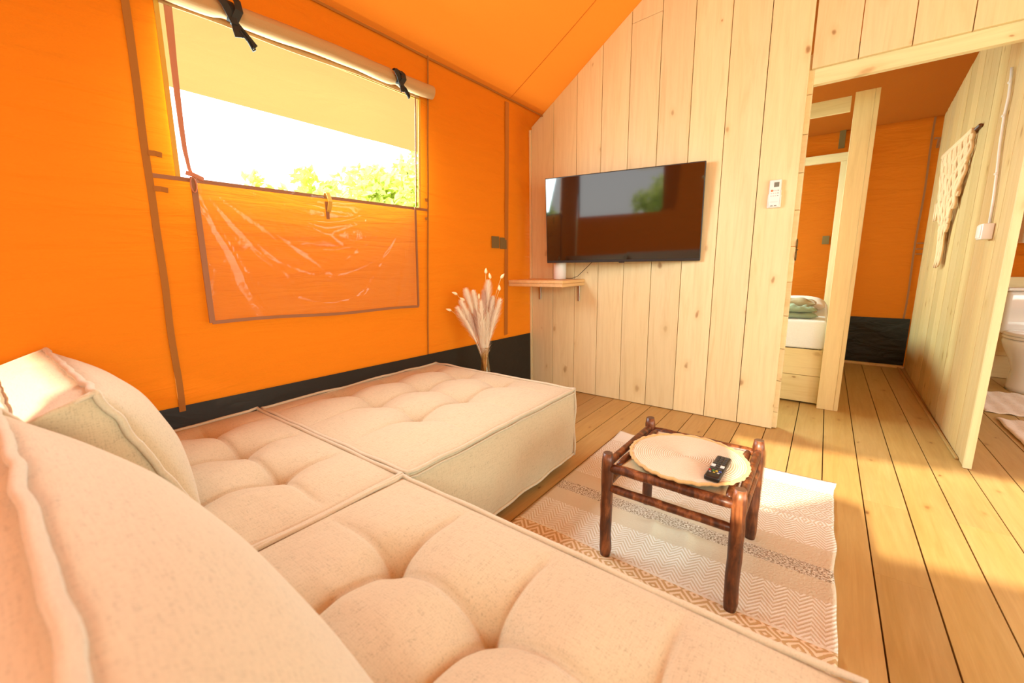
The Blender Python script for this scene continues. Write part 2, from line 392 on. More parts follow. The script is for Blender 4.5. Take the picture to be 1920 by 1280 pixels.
# ------------------------------------------------------------------ back wall of upright planks
wall_back = sroot('wall_back')
jx = [XL+.006, -1.943+.015, -1.728, -1.534, -1.342, -1.147, -.953, -.758, -.560, -.366, -.174]
for a, b in zip(jx, jx[1:]):
    bm = bmesh.new(); g = .0019; dy = random.uniform(0, .003)
    if b-a < .03: box(bm, a, b-.001, YW-.004, YW+.018, .002, roof(a)-.01, .001); obj('corner_batten', bm, M_wall, wall_back); continue
    x0, x1 = a+g, b-g
    bm2 = bmesh.new()
    if b < -.3: box(bm2, b-.006, b+.006, YW+.0195, YW+.0215, .004, roof(b)-.02)  # dark strip put in as the shade between planks
    if b < -.3: obj('joint_shadow', bm2, M_joint_shade, wall_back)
    else: bm2.free()
    if abs(a+1.147) < .01:      # this one is pieced near its top
        zc0, zc1 = 2.50, 2.512
        prism(bm, [(x0, .004), (x1, .004), (x1, zc1), (x0, zc0)], 'y', YW+dy, YW+.02, .0012); obj('wall_plank', bm, M_wall, wall_back)
        bm = bmesh.new(); prism(bm, [(x0, zc0+.003), (x1, zc1+.003), (x1, roof(x1)-.004), (x0, roof(x0)-.004)], 'y', YW+.003, YW+.02, .0012)
    else:
        prism(bm, [(x0, .004), (x1, .004), (x1, roof(x1)-.004), (x0, roof(x0)-.004)], 'y', YW+dy, YW+.02, .0012)
    obj('wall_plank', bm, M_wall, wall_back)
# header planks over the opening
x = -.167; i = 0
while x < XR:
    x1 = min([.020, .2135, .4055, .60, .795, .99, 1.185, 1.38, 1.575, 1.77, 1.965, 2.16, 2.355, 2.55, 2.6][i], XR); i += 1
    a, b = x+.0018, x1-.0018
    if x1-x > .02:
        pts = [(a, 1.98), (b, 1.98), (b, roof(b)-.004)] + ([(RX, RZ-.004)] if a < RX < b else []) + [(a, roof(a)-.004)]
        bm = bmesh.new(); prism(bm, pts, 'y', YW-.003+random.uniform(0, .003), YW+.02, .0012); obj('wall_plank', bm, M_wall, wall_back)
    x = x1
# second skin of level boards, its ends show in the jamb
z = .004; zs = [.004, .105, .30, .495, .69, .885, 1.083, 1.28, 1.475, 1.67, 1.865, 2.06, 2.25, 2.43]
for a, b in zip(zs, zs[1:]):
    bm = bmesh.new(); box(bm, EX+.02 if b > 1.9 else XL+.03, -.153, YW+.0225, YW+.062, a+.001, b-.002, .001)
    if b < 2.07: obj('lining_board', bm, M_wallx, wall_back)
    else: bm.free()
bm = bmesh.new(); box(bm, -.153, 2.55, YW+.022, YW+.06, 1.908, 2.06, .0015); t1 = struct(obj('trim_1', bm, M_wallx))
# wall right of the bathroom opening
bm = bmesh.new()
for i in range(3):
    a = 2.0+.195*i; bm = bmesh.new(); box(bm, a+.001, a+.193, YW, YW+.02, .004, 1.978, .0012); obj('wall_plank', bm, M_wall, wall_back)
bm = bmesh.new(); box(bm, -.001, .001, 0, .001, 0, .001); bm.free()

# ------------------------------------------------------------------ partition going back
def fx(y): return .623 + .0189*(y-2.81)
wall_part = sroot('wall_partition')
y = 2.812; i = 0
while y < YB-.01:
    y1 = min(y+.193, YB-.005); bm = bmesh.new(); d = random.uniform(0, .002)
    def zt(yy): return min(1.905 if yy < 2.88 else 9, 2.2+.12*(YB-yy)) - .004
    # two beads per board: a full groove and a shallow one
    ym = y+.1
    for a, b, dd in ((y+.0015, ym-.001, d), (ym+.001, y1-.0015, d+.0005)):
        prism(bm, [(fx(a)+dd, a), (fx(b)+dd, b), (fx(b)+.0255, b), (fx(a)+.0255, a)], 'z', .003, zt(a), .0009)
    obj('wall_plank', bm, M_part if i else M_part, wall_part); y = y1; i += 1
bm = bmesh.new(); prism(bm, [(fx(2.81)-.001, 2.796), (fx(2.81)+.028, 2.796), (fx(2.81)+.028, 2.811), (fx(2.81)-.001, 2.811)], 'z', .002, 1.977, .001)
obj('end_board', bm, M_wall, wall_part)
bm = bmesh.new(); box(bm, fx(3)-.014, fx(3)-.001, 2.9, 5.2, .001, .012, .002, rot=None); struct(obj('baseboard_partition', bm, M_floor))

# ------------------------------------------------------------------ left canvas wall with window hole
WY0, WY1, WZ0, WZ1 = .522, 1.632, 1.325, 1.885
wall_left = None
ys = sorted(set([Y0 + .03*i for i in range(int((YB-Y0)/.03)+1)] + [WY0, WY1, YB]))
zs = sorted(set([.40 + .03*i for i in range(58)] + [WZ0, WZ1])); zs = [q for q in zs if q <= EZ] + [EZ+.004]
bm = bmesh.new(); V = {}
for i, yy in enumerate(ys):
    for j, zz in enumerate(zs):
        e = min(1, abs(yy-WY0)*8, abs(yy-WY1)*8) if WZ0-.05 < zz < WZ1+.05 else 1
        d = (nz(yy*1.3, zz*6, 1)*.0055 + nz(yy*.8, zz*2, 5)*.009)*min(1, (EZ-zz)*9+.15)*e
        xx = wx(zz); bl_ = max(0, min(1, (yy-2.46)/.36)); bl_ = bl_*bl_*(3-2*bl_)
        xt = XL+.004 if zz <= 2.022 else EX+(zz-EZ)/SL
        xx = xx*(1-bl_)+xt*bl_; d *= 1-bl_*.9
        V[i, j] = bm.verts.new((xx+d-.004, yy, zz))
for i in range(len(ys)-1):
    for j in range(len(zs)-1):
        ym, zm = (ys[i]+ys[i+1])/2, (zs[j]+zs[j+1])/2
        if WY0 < ym < WY1 and WZ0 < zm < WZ1: continue
        if 3.5 < ym < 4.8 and WZ0 < zm < WZ1: continue  # hidden opening added for the bedroom fill lamp
        bm.faces.new([V[i, j], V[i+1, j], V[i+1, j+1], V[i, j+1]])
wall_left = struct(obj('wall_left', bm, M_canvas, smooth=True))
def seam_left(y, z0, z1, w, mat=M_seam, name='seam', off=.004, y1=None):
    bm = bmesh.new(); n = 24; y1 = y if y1 is None else y1
    pts = [(wx(z0+(z1-z0)*k/n)+off+.003, y+(y1-y)*k/n+nz(k*.3, y)*.004, z0+(z1-z0)*k/n) for k in range(n+1)]
    ribbon(bm, pts, w, (0, 1, 0), .003); return obj(name, bm, mat, wall_left)
seam_left(.444, .46, EZ-.01, .021); seam_left(1.695, .46, EZ-.005, .009); seam_left(3.3, .46, EZ-.01, .012)
bm = bmesh.new(); ribbon(bm, [(wx(WZ0)+.006, .444+(1.695-.444)*k/20, WZ0-.004) for k in range(21)], .014, (0, 0, 1), .003); obj('seam', bm, M_bind, wall_left)
bm = bmesh.new(); ribbon(bm, [(wx(EZ-.01)+.004, Y0+(YB-Y0)*k/60, EZ-.012+nz(k*.4, 3)*.004) for k in range(61)], .012, (0, 0, 1), .003); obj('seam', bm, M_seam, wall_left)
# ground flap
def flap(name, f, parent):
    bm = bmesh.new(); grid(bm, 90, 12, f); return obj(name, bm, M_pvcs, parent, smooth=True)
flap('ground_flap', lambda u, v: (XL+.006+nz(u*14, v*1, 3)*.003*(1-v*.6)+.002, Y0+(YB-Y0)*u, .0+v*(.483-.0135*(Y0+(YB-Y0)*u-.35)/1.0*1.3)), wall_left)
bm = bmesh.new(); ribbon(bm, [(wx(z_)+.004, 2.50-.062*(z_-.4), z_) for z_ in (.47, .8, 1.1, 1.4, 1.8, 2.08)], .040, (0, 1, 0), .002); obj('pole_shadow_band', bm, M_pole_shadow, wall_left)  # shadow band of a pole, painted as a darker strip on the canvas
# velcro patches, loops
def patch(y, z, w_, h_, parent=wall_left, mat=M_patch):
    bm = bmesh.new(); box(bm, wx(z)+.002, wx(z)+.007, y-w_/2, y+w_/2, z-h_/2, z+h_/2, .001); return obj('velcro_patch', bm, mat, parent)
patch(2.325, 1.163, .082, .082); patch(2.415, 1.158, .075, .08)
def loop_tab(y, z, L, dirn):
    bm = bmesh.new(); x = wx(z)+.009
    ribbon(bm, [(x, y, z), (x+.004, y+dirn*L*.5, z), (x+.001, y+dirn*L, z-.002)], .017, (0, 0, 1), .004); return obj('loop_tab', bm, M_seam, wall_left)
loop_tab(.450, 1.392, .036, 1); loop_tab(.450, 1.278, .040, 1); loop_tab(1.692, 1.375, .020, -1); loop_tab(1.692, 1.272, .020, -1)
# window_1: edging, zip tapes
win = sroot('window_1')
def tape(name, pts, wd, mat, wdir=(0, 1, 0), parent=win, th=.004):
    bm = bmesh.new(); ribbon(bm, pts, wd, wdir, th); return obj(name, bm, mat, parent)
tape('edging', [(wx(z)+.004, WY0+.004, z) for z in (WZ0, 1.5, 1.7, WZ1)], .014, M_olive)
tape('edging', [(wx(z)+.004, WY1+.004, z) for z in (WZ0, 1.5, 1.7, WZ1)], .012, M_olive)
tape('edging', [(wx(WZ1)+.004, WY0+(WY1-WY0)*k/8, WZ1) for k in range(9)], .012, M_olive, (0, 0, 1))
bm = bmesh.new()
ribbon(bm, [(wx(z)+.010, yy, z) for z, yy in ((1.885, .556), (1.80, .555), (1.70, .553), (1.60, .552), (1.50, .552), (1.42, .554), (1.36, .560), (1.34, .566))], [.022, .021, .018, .017, .015, .013, .010, .010], (0, 1, .1), .005)
obj('zip_tape', bm, M_bind2, win)
bm = bmesh.new(); ribbon(bm, [(wx(z)+.008, 1.606+nz(z*6, 2)*.003, z) for z in (1.89, 1.7, 1.5, 1.33)], .007, (0, 1, 0), .004); obj('zip_tape', bm, M_bind, win)

# hanging clear vinyl flap
vf = thing('vinyl_window_flap', 'clear wrinkled vinyl window flap with brown binding hanging below the window', 'window flap', (wx(1.05)+.02, 1.07, .78))
FY0, FY1, FZ0, FZ1 = .566, 1.592, .785, 1.327
def fl(u, v):
    # u along y, v up; swags hang from both upper corners
    y = FY0+(FY1-FY0)*u; zb = .797-.027*u+.004*math.sin(u*9); zt_ = 1.330-.004*u
    z = zb+(zt_-zb)*v
    d = math.hypot(u*1.5, (1-v)); e = math.hypot((1-u)*1.5, (1-v))
    def rid(a, w=.10): f_ = a-math.floor(a); return math.exp(-((f_-.5)/w)**2)
    s = rid(math.atan2(1-v, u*1.5+.001)*3.4+.2*nz(u*3, v*3))*.0075*min(1, d*2.5)*max(0, 1-u*1.15) + rid(math.atan2(1-v, (1-u)*1.5+.001)*3.1+.3, .08)*.0065*min(1, e*2.5)*max(0, 1-(1-u)*1.4)
    s += rid((v+1.1*(1-(2*u-1)**2)*.45)*4.3+.25*nz(u*2, 4), .07)*.005*math.sin(math.pi*u)
    s += .003*math.sin((v-.9*(u-.5)**2*2)*15)*math.sin(math.pi*u)*(1-v)
    s += .005*nz(u*5, v*3, 8)
    bot = (1-v)*.022
    return Vector((wx(z)+.016+s*min(1, min(u, 1-u)*12+.15)*.55+bot, y, z))
loc = Vector(vf.location)
bm = bmesh.new(); grid(bm, 90, 60, lambda u, v: fl(u, v)-loc); obj('clear_sheet', bm, M_vinyl, vf, True)
bm = bmesh.new(); ribbon(bm, [fl(0, v/20)-loc+Vector((.002, .0, 0)) for v in range(21)], .019, (0, 1, 0), .005); obj('binding', bm, M_bind, vf)
bm = bmesh.new(); ribbon(bm, [fl(1, v/20)-loc+Vector((.002, 0, 0)) for v in range(21)], .012, (0, 1, 0), .005); obj('binding', bm, M_bind, vf)
bm = bmesh.new(); ribbon(bm, [fl(v/40, 0)-loc+Vector((.002, 0, 0)) for v in range(41)], .013, (0, 0, 1), .005); obj('binding', bm, M_bind, vf)
bm = bmesh.new(); p = fl(.0, 1)-loc
tube(bm, [p+Vector((.012, -.004+.009*math.cos(a), -.028+.026*math.sin(a))) for a in [k*math.pi/6 for k in range(12)]], .0025, 6, closed=True)
ribbon(bm, [p+Vector((.004, -.02, .012)), p+Vector((.014, 0, .006)), p+Vector((.006, .03, -.004))], .014, (0, 0, 1), .006)
obj('corner_loop', bm, M_bind2, vf)
# toggle strap over the sill
bm = bmesh.new(); x = wx(1.33); ys_ = 1.078
ribbon(bm, [(x-.004, ys_, 1.318), (x+.004, ys_, 1.340), (x+.020, ys_, 1.340), (x+.034, ys_+.003, 1.30), (x+.026, ys_-.002, 1.262), (x+.012, ys_-.006, 1.25)], .019, (0, 1, 0), .003)
strap = obj('sill_strap', bm, M_olive, win)
bm = bmesh.new(); ribbon(bm, [(x+.018, ys_-.008, 1.30), (x+.020, ys_-.008, 1.222)], .016, (0, 1, 0), .003); obj('strap_tail', bm, M_bind, win)

# rolled blind above window
rb = thing('rolled_blind', 'rolled-up peach canvas blind tied above the window with black ribbons', 'blind', (wx(1.92)+.035, 1.1, 1.92))
loc = Vector(rb.location); bm = bmesh.new()
def rollf(u, v):
    y = .485+1.215*u; a = 2*math.pi*v
    r = .033-.004*u; pinch = 1-.28*math.exp(-((y-.715)/.03)**2)-.28*math.exp(-((y-1.462)/.025)**2)
    r *= pinch; r *= 1+.09*nz(y*9, math.cos(a)*1.3, math.sin(a)*1.3)+.05*math.sin(a*2+y*3)
    zc = 1.908+.024*u+.004*math.sin(y*7)
    sag = 1.25 if math.sin(a) < 0 else 1.0
    return Vector((wx(1.92)+.034+r*math.cos(a), y, zc+r*math.sin(a)*sag))-loc
grid(bm, 110, 22, rollf); obj('roll', bm, M_roll, rb, True)
for yy, rr in ((.487, .03), (1.698, .026)):
    bm = bmesh.new()
    pts = []; k = 0
    while k < 40: a = k*.5; r = rr*(1-k/44); pts.append(Vector((wx(1.92)+.034+r*math.cos(a), yy, (1.908 if yy < 1 else 1.932)+r*math.sin(a)*1.05))-loc); k += 1
    tube(bm, pts, .003, 6)
    obj('roll_end', bm, M_roll, rb, True)
bm = bmesh.new(); ribbon(bm, [Vector((wx(1.87)+.012, .53+1.1*k/12, 1.872+.026*k/12+.003*math.sin(k)))-loc for k in range(13)], .02, (0, 0, 1), .003); obj('hem', bm, M_roll, rb)
def bow(y, z, L, flip=1):
    r = thing  # ribbon tie: band round roll, knot, two tails and loop
    X = wx(1.92)+.07; bm = bmesh.new()
    c = Vector((X, y, z)) - loc
    band = [Vector((wx(1.92)+.034+.029*math.cos(a), y, z+.042+.035*math.sin(a)))-loc for a in [math.radians(-75+q*18) for q in range(15)]]
    ribbon(bm, band, .026, (0, 1, 0), .002)
    ribbon(bm, [c, c+Vector((.008, -.022*L, .035*L)), c+Vector((.010, -.045*L, .062*L))], .025, (0, .8, .6), .002)
    ribbon(bm, [c+Vector((0, .001, 0)), c+Vector((.014, .014*L, .03*L)), c+Vector((.010, .012*L, .055*L)), c+Vector((0, .002, .07*L))], .025, (0, 1, 0), .002)
    ribbon(bm, [c, c+Vector((.004, .004*L, -.022*L)), c+Vector((.004, .009*L, -.040*L))], [.022, .028, .030], (0, 1, 0), .002)
    ribbon(bm, [c, c+Vector((.006, .026*L, -.028*L)), c+Vector((.004, .052*L, -.052*L))], .023, (0, .7, .7), .002)
    lp = [c+Vector((.006, (.012+.030*t_)*L+.005*math.sin(a), -.02*L-.045*L*t_)) for t_, a in [(q/6, q*.5) for q in range(7)]]
    lp += [q+Vector((.003, .007, .006)) for q in lp[::-1]]
    tube(bm, lp, .0034, 6)
    box(bm, c.x-.007, c.x+.007, c.y-.012, c.y+.012, c.z-.012, c.z+.012, .003)
    return obj('ribbon_tie', bm, M_black, rb)
bow(.728, 1.866, 1.2); bow(1.462, 1.888, .85)

# ------------------------------------------------------------------ roof
ceiling = None
bm = bmesh.new()
def rfl(u, v):
    x = EX+(RX-EX)*v; y = Y0-.05+(YB+.1-Y0)*u
    s = math.sin(math.pi*v)*(-.02)*(1 if y < YW else 1)*min(1, abs(y-YW)*2.5+.0)+nz(y*1.2, v*3, 2)*.006*min(1, abs(y-YW)*4)
    return Vector((x-s*.565, y, EZ+SL*(x-EX)+s*.825))
grid(bm, 160, 24, rfl); ceiling = struct(obj('ceiling', bm, M_roof, smooth=True))
bm = bmesh.new(); grid(bm, 20, 4, lambda u, v: (RX+(XR+.05-RX)*v, Y0-.05+(YB+.1-Y0)*u, RZ-SL*(XR+.05-RX)*v)); obj('roof_slope', bm, M_roof, ceiling)
for y_ in (2.43, .4):
    bm = bmesh.new(); ribbon(bm, [rfl((y_+.05*math.sin(k*.2)-Y0+.05)/(YB+.1-Y0), k/20)+Vector((.002, 0, -.003)) for k in range(21)], .003, (0, 1, 0), .002); obj('roof_seam', bm, M_roof, ceiling)
# cream fly overhang outside the window
fly = thing('roof_fly', 'pale cream canvas fly overhanging outside the window', 'canopy', (-2.3, 1, 1.9)); loc = Vector(fly.location)
bm = bmesh.new()
grid(bm, 60, 14, lambda u, v: Vector((-1.80-.578*v, Y0-.2+(YB-Y0+.4)*u, 2.182-.392*v-.012*math.sin(math.pi*v)+.004*nz(u*40, v*4)))-loc); obj('fly_sheet', bm, M_cream, fly, True)
# bedroom inner ceiling and rear canvas
bm = bmesh.new(); grid(bm, 30, 20, lambda u, v: (-1.93+4.5*u, YW+.065+(YB-YW-.025)*v, 2.2+.12*(YB-YW)*(1-v)-.01*math.sin(math.pi*v)+.003*nz(u*9, v*5)))
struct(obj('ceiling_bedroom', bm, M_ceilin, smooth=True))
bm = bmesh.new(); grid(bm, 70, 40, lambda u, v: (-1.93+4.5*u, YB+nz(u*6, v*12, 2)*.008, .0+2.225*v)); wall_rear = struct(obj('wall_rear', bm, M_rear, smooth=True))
bm = bmesh.new(); ribbon(bm, [(.615+.004*math.sin(k), YB-.012, .46+1.74*k/12) for k in range(13)], .014, (1, 0, 0), .004); obj('seam', bm, M_bind, wall_rear)
for z_ in (1.14, 1.09, 1.045):
    bm = bmesh.new(); box(bm, .625, .668, YB-.016, YB-.010, z_, z_+.012, .001); obj('loop_tab', bm, M_bind, wall_rear)
bm = bmesh.new(); ribbon(bm, [(.625, YB-.03, 2.02), (.655, YB-.035, 2.02), (.652, YB-.035, 1.94)], .02, (0, 0, 1), .004); obj('strap_hook', bm, M_bind, wall_rear)
bm = bmesh.new(); box(bm, -.068, -.012, YB-.018, YB-.012, 1.165, 1.245, .001); obj('velcro_patch', bm, M_patch, wall_rear)
bm = bmesh.new(); box(bm, -.03, .018, YB-.03, YB-.012, 2.05, 2.21, .002); obj('pole_pocket', bm, M_patch, wall_rear)
flap2 = None
bm = bmesh.new(); grid(bm, 60, 12, lambda u, v: (-1.9+2.56*u, YB-.03+nz(u*9+v*2, v*3, 5)*.02*(1-v), .02+v*.444)); obj('ground_flap', bm, M_pvc, wall_rear, True)
bm = bmesh.new(); box(bm, -1.9, .66, YB-.07, YB-.02, .0, .022, .003); struct(obj('baseboard_rear', bm, M_shelf))

# ------------------------------------------------------------------ front wall (behind the camera) and right wall
def holed(name, outer, holes, mp, mat):
    bm = bmesh.new(); loops = [[Vector((a, b, 0)) for a, b in L] for L in [outer]+holes]
    E = []
    for L in loops:
        vs = [bm.verts.new(mp(p.x, p.y)) for p in L]; E += [bm.edges.new((vs[k], vs[(k+1) % len(vs)])) for k in range(len(vs))]
    bmesh.ops.triangle_fill(bm, use_beauty=True, use_dissolve=False, edges=E)
    return struct(obj(name, bm, mat))
W1 = [(-1.86, 1.22), (-.68, 1.22), (-.64, 1.26), (-.64, 1.87), (-1.88, 1.87)]
def wz(x, y): return x+.06*(y-Y0), .445*(y-Y0)
strip = [(-.34, 2.58), (.41, 2.68), (.9, 2.78), (2.1, 2.85), (2.1, 1.95), (.9, 1.86), (.58, 1.83), (.24, 1.76), (.215, 2.11), (.12, 2.13), (-.10, 1.87), (-.20, 1.87), (-.24, 2.3)]
SUN_CUT = [wz(*p) for p in strip]  # opening shaped to cast the sun strip onto the floor
wall_front = holed('wall_front', [(XL, 0), (XR, 0), (XR, roof(XR)), (RX, RZ), (EX, EZ), (XL, .4)], [W1, SUN_CUT], lambda a, b: (a, Y0, b), M_canvas)
bm = bmesh.new(); grid(bm, 40, 4, lambda u, v: (XL+.02+(XR-XL-.04)*u, Y0+.012+nz(u*9, v)*.004, .46*v)); obj('ground_flap', bm, M_pvc, wall_front, True)
FILL_OPENING = [(-.4, .06), (1.9, .06), (1.9, 1.70), (-.4, 1.70)]  # unseen doorway invented to let more light in
wall_right = holed('wall_right', [(Y0, 0), (YB, 0), (YB, roof(XR)), (Y0, roof(XR))], [FILL_OPENING, [(3.4, 1.2), (4.8, 1.2), (4.8, 1.7), (3.4, 1.7)]], lambda a, b: (XR, a, b), M_canvas)  # second hole invented for the bathroom fill lamp
# unseen sheet added before the left front window to keep sun off the sofa
pc = thing('sun_blocker', 'cream canvas sheet added outside the front wall to block sun, out of view', 'canopy', (-1.3, -2.0, 2.2)); loc = Vector(pc.location)
bm = bmesh.new(); grid(bm, 20, 10, lambda u, v: Vector((-2.3+1.93*u, Y0-.02-1.5*v, 2.15-(.165+.075*max(0, min(1, (u-.625)/.05)))*v))-loc); obj('blocker_sheet', bm, M_blocker, pc, True)
portal((wx(1.6)-.02, (WY0+WY1)/2, 1.6), (0, math.radians(-90), 0), .58, 1.12)
portal((XR+.02, .75, .88), (0, math.radians(90), 0), 1.66, 2.32)

# ------------------------------------------------------------------ sofa modules
def sofa_module(name, label, x0, x1, y0, y1, z0, z1, tx, ty, group, soft=1.0, seed=0):
    cx, cy_ = (x0+x1)/2, (y0+y1)/2
    t = thing(name, label, 'sofa', (cx, cy_, 0), 0, group); W, D = x1-x0, y1-y0
    def bulge(u): return 1-abs(2*u-1)**3
    def top(u, v):
        x, y = x0+W*u, y0+D*v
        crown = .034*soft*(min(1, u*5, (1-u)*5)**.7*min(1, v*5, (1-v)*5)**.7)
        h = crown
        dmin = 9; 
        dx = min(abs(x-q) for q in tx); dy = min(abs(y-q) for q in ty)
        # creases join the buttons and fade to the edges
        ex = 1 if ty[0]-.02 <= y <= ty[-1]+.02 else max(.35, 1-min(abs(y-ty[0]), abs(y-ty[-1]))*2.6)
        ey = 1 if tx[0]-.02 <= x <= tx[-1]+.02 else max(.35, 1-min(abs(x-tx[0]), abs(x-tx[-1]))*2.6)
        edge = min(1, min(u, 1-u)*14)*min(1, min(v, 1-v)*14)
        h -= (.017*math.exp(-dx/.045)*ex + .017*math.exp(-dy/.045)*ey)*soft*edge
        h -= .0075*(math.exp(-(dx/.007)**2)*ex+math.exp(-(dy/.007)**2)*ey)*edge*soft
        r = math.hypot(dx, dy); h -= (.030*math.exp(-r/.035) + .012*math.exp(-(r/.09)**2))*soft
        h += .004*nz(x*7+seed, y*7, 3)*edge + .0015*nz(x*23, y*23, seed)*edge
        return h
    rim = .006
    def fT(u, v): return Vector((W*(u-.5), D*(v-.5), z1-.004+top(u, v)))
    def fb(a, b): return .014*math.sin(math.pi*b)*(.3+bulge(a))
    bm = bmesh.new(); N = 140
    grid(bm, N, N, fT)
    H = z1-.004-z0
    for side in range(4):
        def fs(a, b, side=side):
            o_ = fb(a, b)+.003*nz(a*5+side*3+seed, b*2)
            wob = .004*nz(a*9, side+seed)
            z = z0+wob+(H-wob)*b
            if side == 0: return Vector((W*(a-.5), -D/2-o_, z))
            if side == 1: return Vector((W/2+o_, D*(a-.5), z))
            if side == 2: return Vector((W*(.5-a), D/2+o_, z))
            return Vector((-W/2-o_, D*(.5-a), z))
        grid(bm, 40, 10, fs)
    vs = [bm.verts.new((sx_*W/2, sy_*D/2, z0)) for sx_, sy_ in ((-1, -1), (-1, 1), (1, 1), (1, -1))]; bm.faces.new(vs)
    bmesh.ops.remove_doubles(bm, verts=bm.verts[:], dist=.0008)
    obj('upholstery', bm, M_linen, t, True)
    def rect(z, amp, out=.004, n=30):
        P = []
        c = [(-W/2, -D/2), (W/2, -D/2), (W/2, D/2), (-W/2, D/2)]
        for s in range(4):
            a, b = Vector(c[s]), Vector(c[(s+1) % 4])
            for k in range(n):
                q = a.lerp(b, k/n); e = q.normalized()*out
                P.append(Vector((q.x+e.x, q.y+e.y, z+amp*nz(q.x*8+seed, q.y*8, z)+.004*(1 if k == 0 else 0))))
        return P
    for z_, am in ((z1, .006), (z0+.004, .012)):
        bm = bmesh.new(); tube(bm, rect(z_, am), .0065, 8, closed=True); obj('piping', bm, M_pipe, t, True)
    bm = bmesh.new(); tube(bm, rect(z1-.017, .006, .007), .004, 6, closed=True); obj('piping', bm, M_pipe, t, True)
    for sx_, sy_ in ((-1, -1), (1, -1), (1, 1), (-1, 1)):
        bm = bmesh.new(); tube(bm, [Vector((sx_*(W/2+.004+.004*math.sin(k*.9)), sy_*(D/2+.004), z0+(z1-z0)*k/12)) for k in range(13)], .006, 8); obj('piping', bm, M_pipe, t, True)
        bm = bmesh.new(); lathe(bm, [(.02, 0), (.022, z0)], 12, (sx_*(W/2-.1), sy_*(D/2-.1), .0)); obj('foot', bm, M_blackp, t)
    return t
GS = 'beige linen sofa modules'
sofa_module('sofa_module', 'pale tufted linen ottoman module under the window, farthest of the sofa', XL+.012, -.945, .722, 1.752, .045, .392,
            [-1.84, -1.565, -1.287], [1.045, 1.322, 1.60], GS, .95, 1)
sofa_module('sofa_module', 'beige tufted corner sofa seat against the orange canvas, behind the far cushion', XL+.012, -.955, -.30, .700, .045, .392,
            [-1.80, -1.515, -1.235], [-.06, .21, .478], GS, 1.1, 2)
sofa_module('sofa_module', 'beige tufted sofa seat nearest the camera, beside the rug', -.942, .10, -.30, .700, .045, .390,
            [-.665, -.405, -.14], [-.06, .20, .462], GS, 1.25, 3)
sofa_module('sofa_module', 'beige tufted sofa seat at the right end, mostly below the picture', .115, 1.12, -.30, .700, .045, .390,
            [.36, .62, .88], [-.06, .20, .462], GS, 1.2, 4)
# low sofa backrest, unseen behind the cushions
bkf = thing('sofa_backrest', 'low linen back frame behind the sofa cushions', 'sofa back', (-.4, -.45, 0))
bm = bmesh.new(); box(bm, -1.53, 1.5, -.14, .13, .05, .60, .03, 3); obj('upholstery', bm, M_linen, bkf, True)
for a_ in (-1.50, 1.40):
    for b_ in (-.1, .03):
        bm = bmesh.new(); box(bm, a_, a_+.06, b_, b_+.06, 0, .06, .005); obj('foot', bm, M_blackp, bkf)

def cushion(label, xa, xb, ft, fbm, T, bl, seed, bb=.07):
    """box cushion: ft=(y,z) of the upper front edge, fbm=(y,z) of the lower front edge"""
    ft, fbm = Vector((0, *ft)), Vector((0, *fbm)); upv = (ft-fbm); H = upv.length; upv.normalize()
    nrm = Vector((0, upv.z, -upv.y))   # out of the front face
    W = xb-xa; org = Vector(((xa+xb)/2, (ft.y+fbm.y)/2, (ft.z+fbm.z)/2))
    t = thing('back_cushion', label, 'cushion', tuple(org-nrm*T/2), 0, 'box cushions along the sofa back'); c0 = Vector(t.location)
    X = Vector((1, 0, 0))
    def edgew(a): return .006*nz(a*4, seed)+.001*nz(a*17, seed)
    def face(u, v, s):
        bu = (1-abs(2*u-1)**2.6); bv = (1-abs(2*v-1)**2.4)
        b = bl if s > 0 else bb
        d = b*(bu*bv)**.62 + .005*nz(u*4+seed, v*4)*bu*bv
        # edges pull in a little between corners
        uu = u+(.5-u)*.05*bv; vv = v+(.5-v)*.045*bu
        p = X*(W*(uu-.5)) + upv*(H*(vv-.5)) + nrm*(d if s > 0 else -T-d)
        w_ = 4*max(0, .06-min(u, 1-u, v, 1-v))/.06*.25
        return org + p + nrm*edgew(u*3+v*2)*w_ - c0
    bm = bmesh.new(); N = 60
    grid(bm, N, N, lambda u, v: face(u, v, 1)); grid(bm, N, N, lambda u, v: face(u, v, -1), True)
    per = [(k/N, 0) for k in range(N)] + [(1, k/N) for k in range(N)] + [(1-k/N, 1) for k in range(N)] + [(0, 1-k/N) for k in range(N)]
    A = [face(u, v, 1) for u, v in per]; B = [face(u, v, -1) for u, v in per]; n = len(per); R = []
    for i in range(n):
        row = []
        for q in range(7):
            s = q/6; p = A[i].lerp(B[i], s); o_ = (p-(org-nrm*T/2-c0)); o_ -= nrm*o_.dot(nrm); o_.normalize()
            row.append(bm.verts.new(p+o_*(.016*math.sin(math.pi*s)+.008*nz(i*.13, s*3, seed)*math.sin(math.pi*s))))
        R.append(row)
    for i in range(n):
        for q in range(6): bm.faces.new([R[i][q], R[i][q+1], R[(i+1) % n][q+1], R[(i+1) % n][q]])
    bmesh.ops.remove_doubles(bm, verts=bm.verts[:], dist=.0006); bmesh.ops.recalc_face_normals(bm, faces=bm.faces[:])
    obj('cover', bm, M_linen, t, True)
    for P in (A, B):
        bm = bmesh.new(); Q = []
        for i, p in enumerate(P):
            o_ = (p-(org-nrm*T/2-c0)); o_ -= nrm*o_.dot(nrm); o_.normalize(); Q.append(p+o_*(.007+.003*nz(i*.06, seed)))
        tube(bm, Q, .0075, 8, closed=True); obj('piping', bm, M_pipe, t, True)
    for u, v in ((0, 0), (1, 0), (1, 1), (0, 1)):
        a, b = face(u, v, 1), face(u, v, -1); bm = bmesh.new(); tube(bm, [a.lerp(b, k/6)+(a-(org-c0)).normalized()*.006 for k in range(7)], .0055, 8); obj('piping', bm, M_pipe, t, True)
    return t
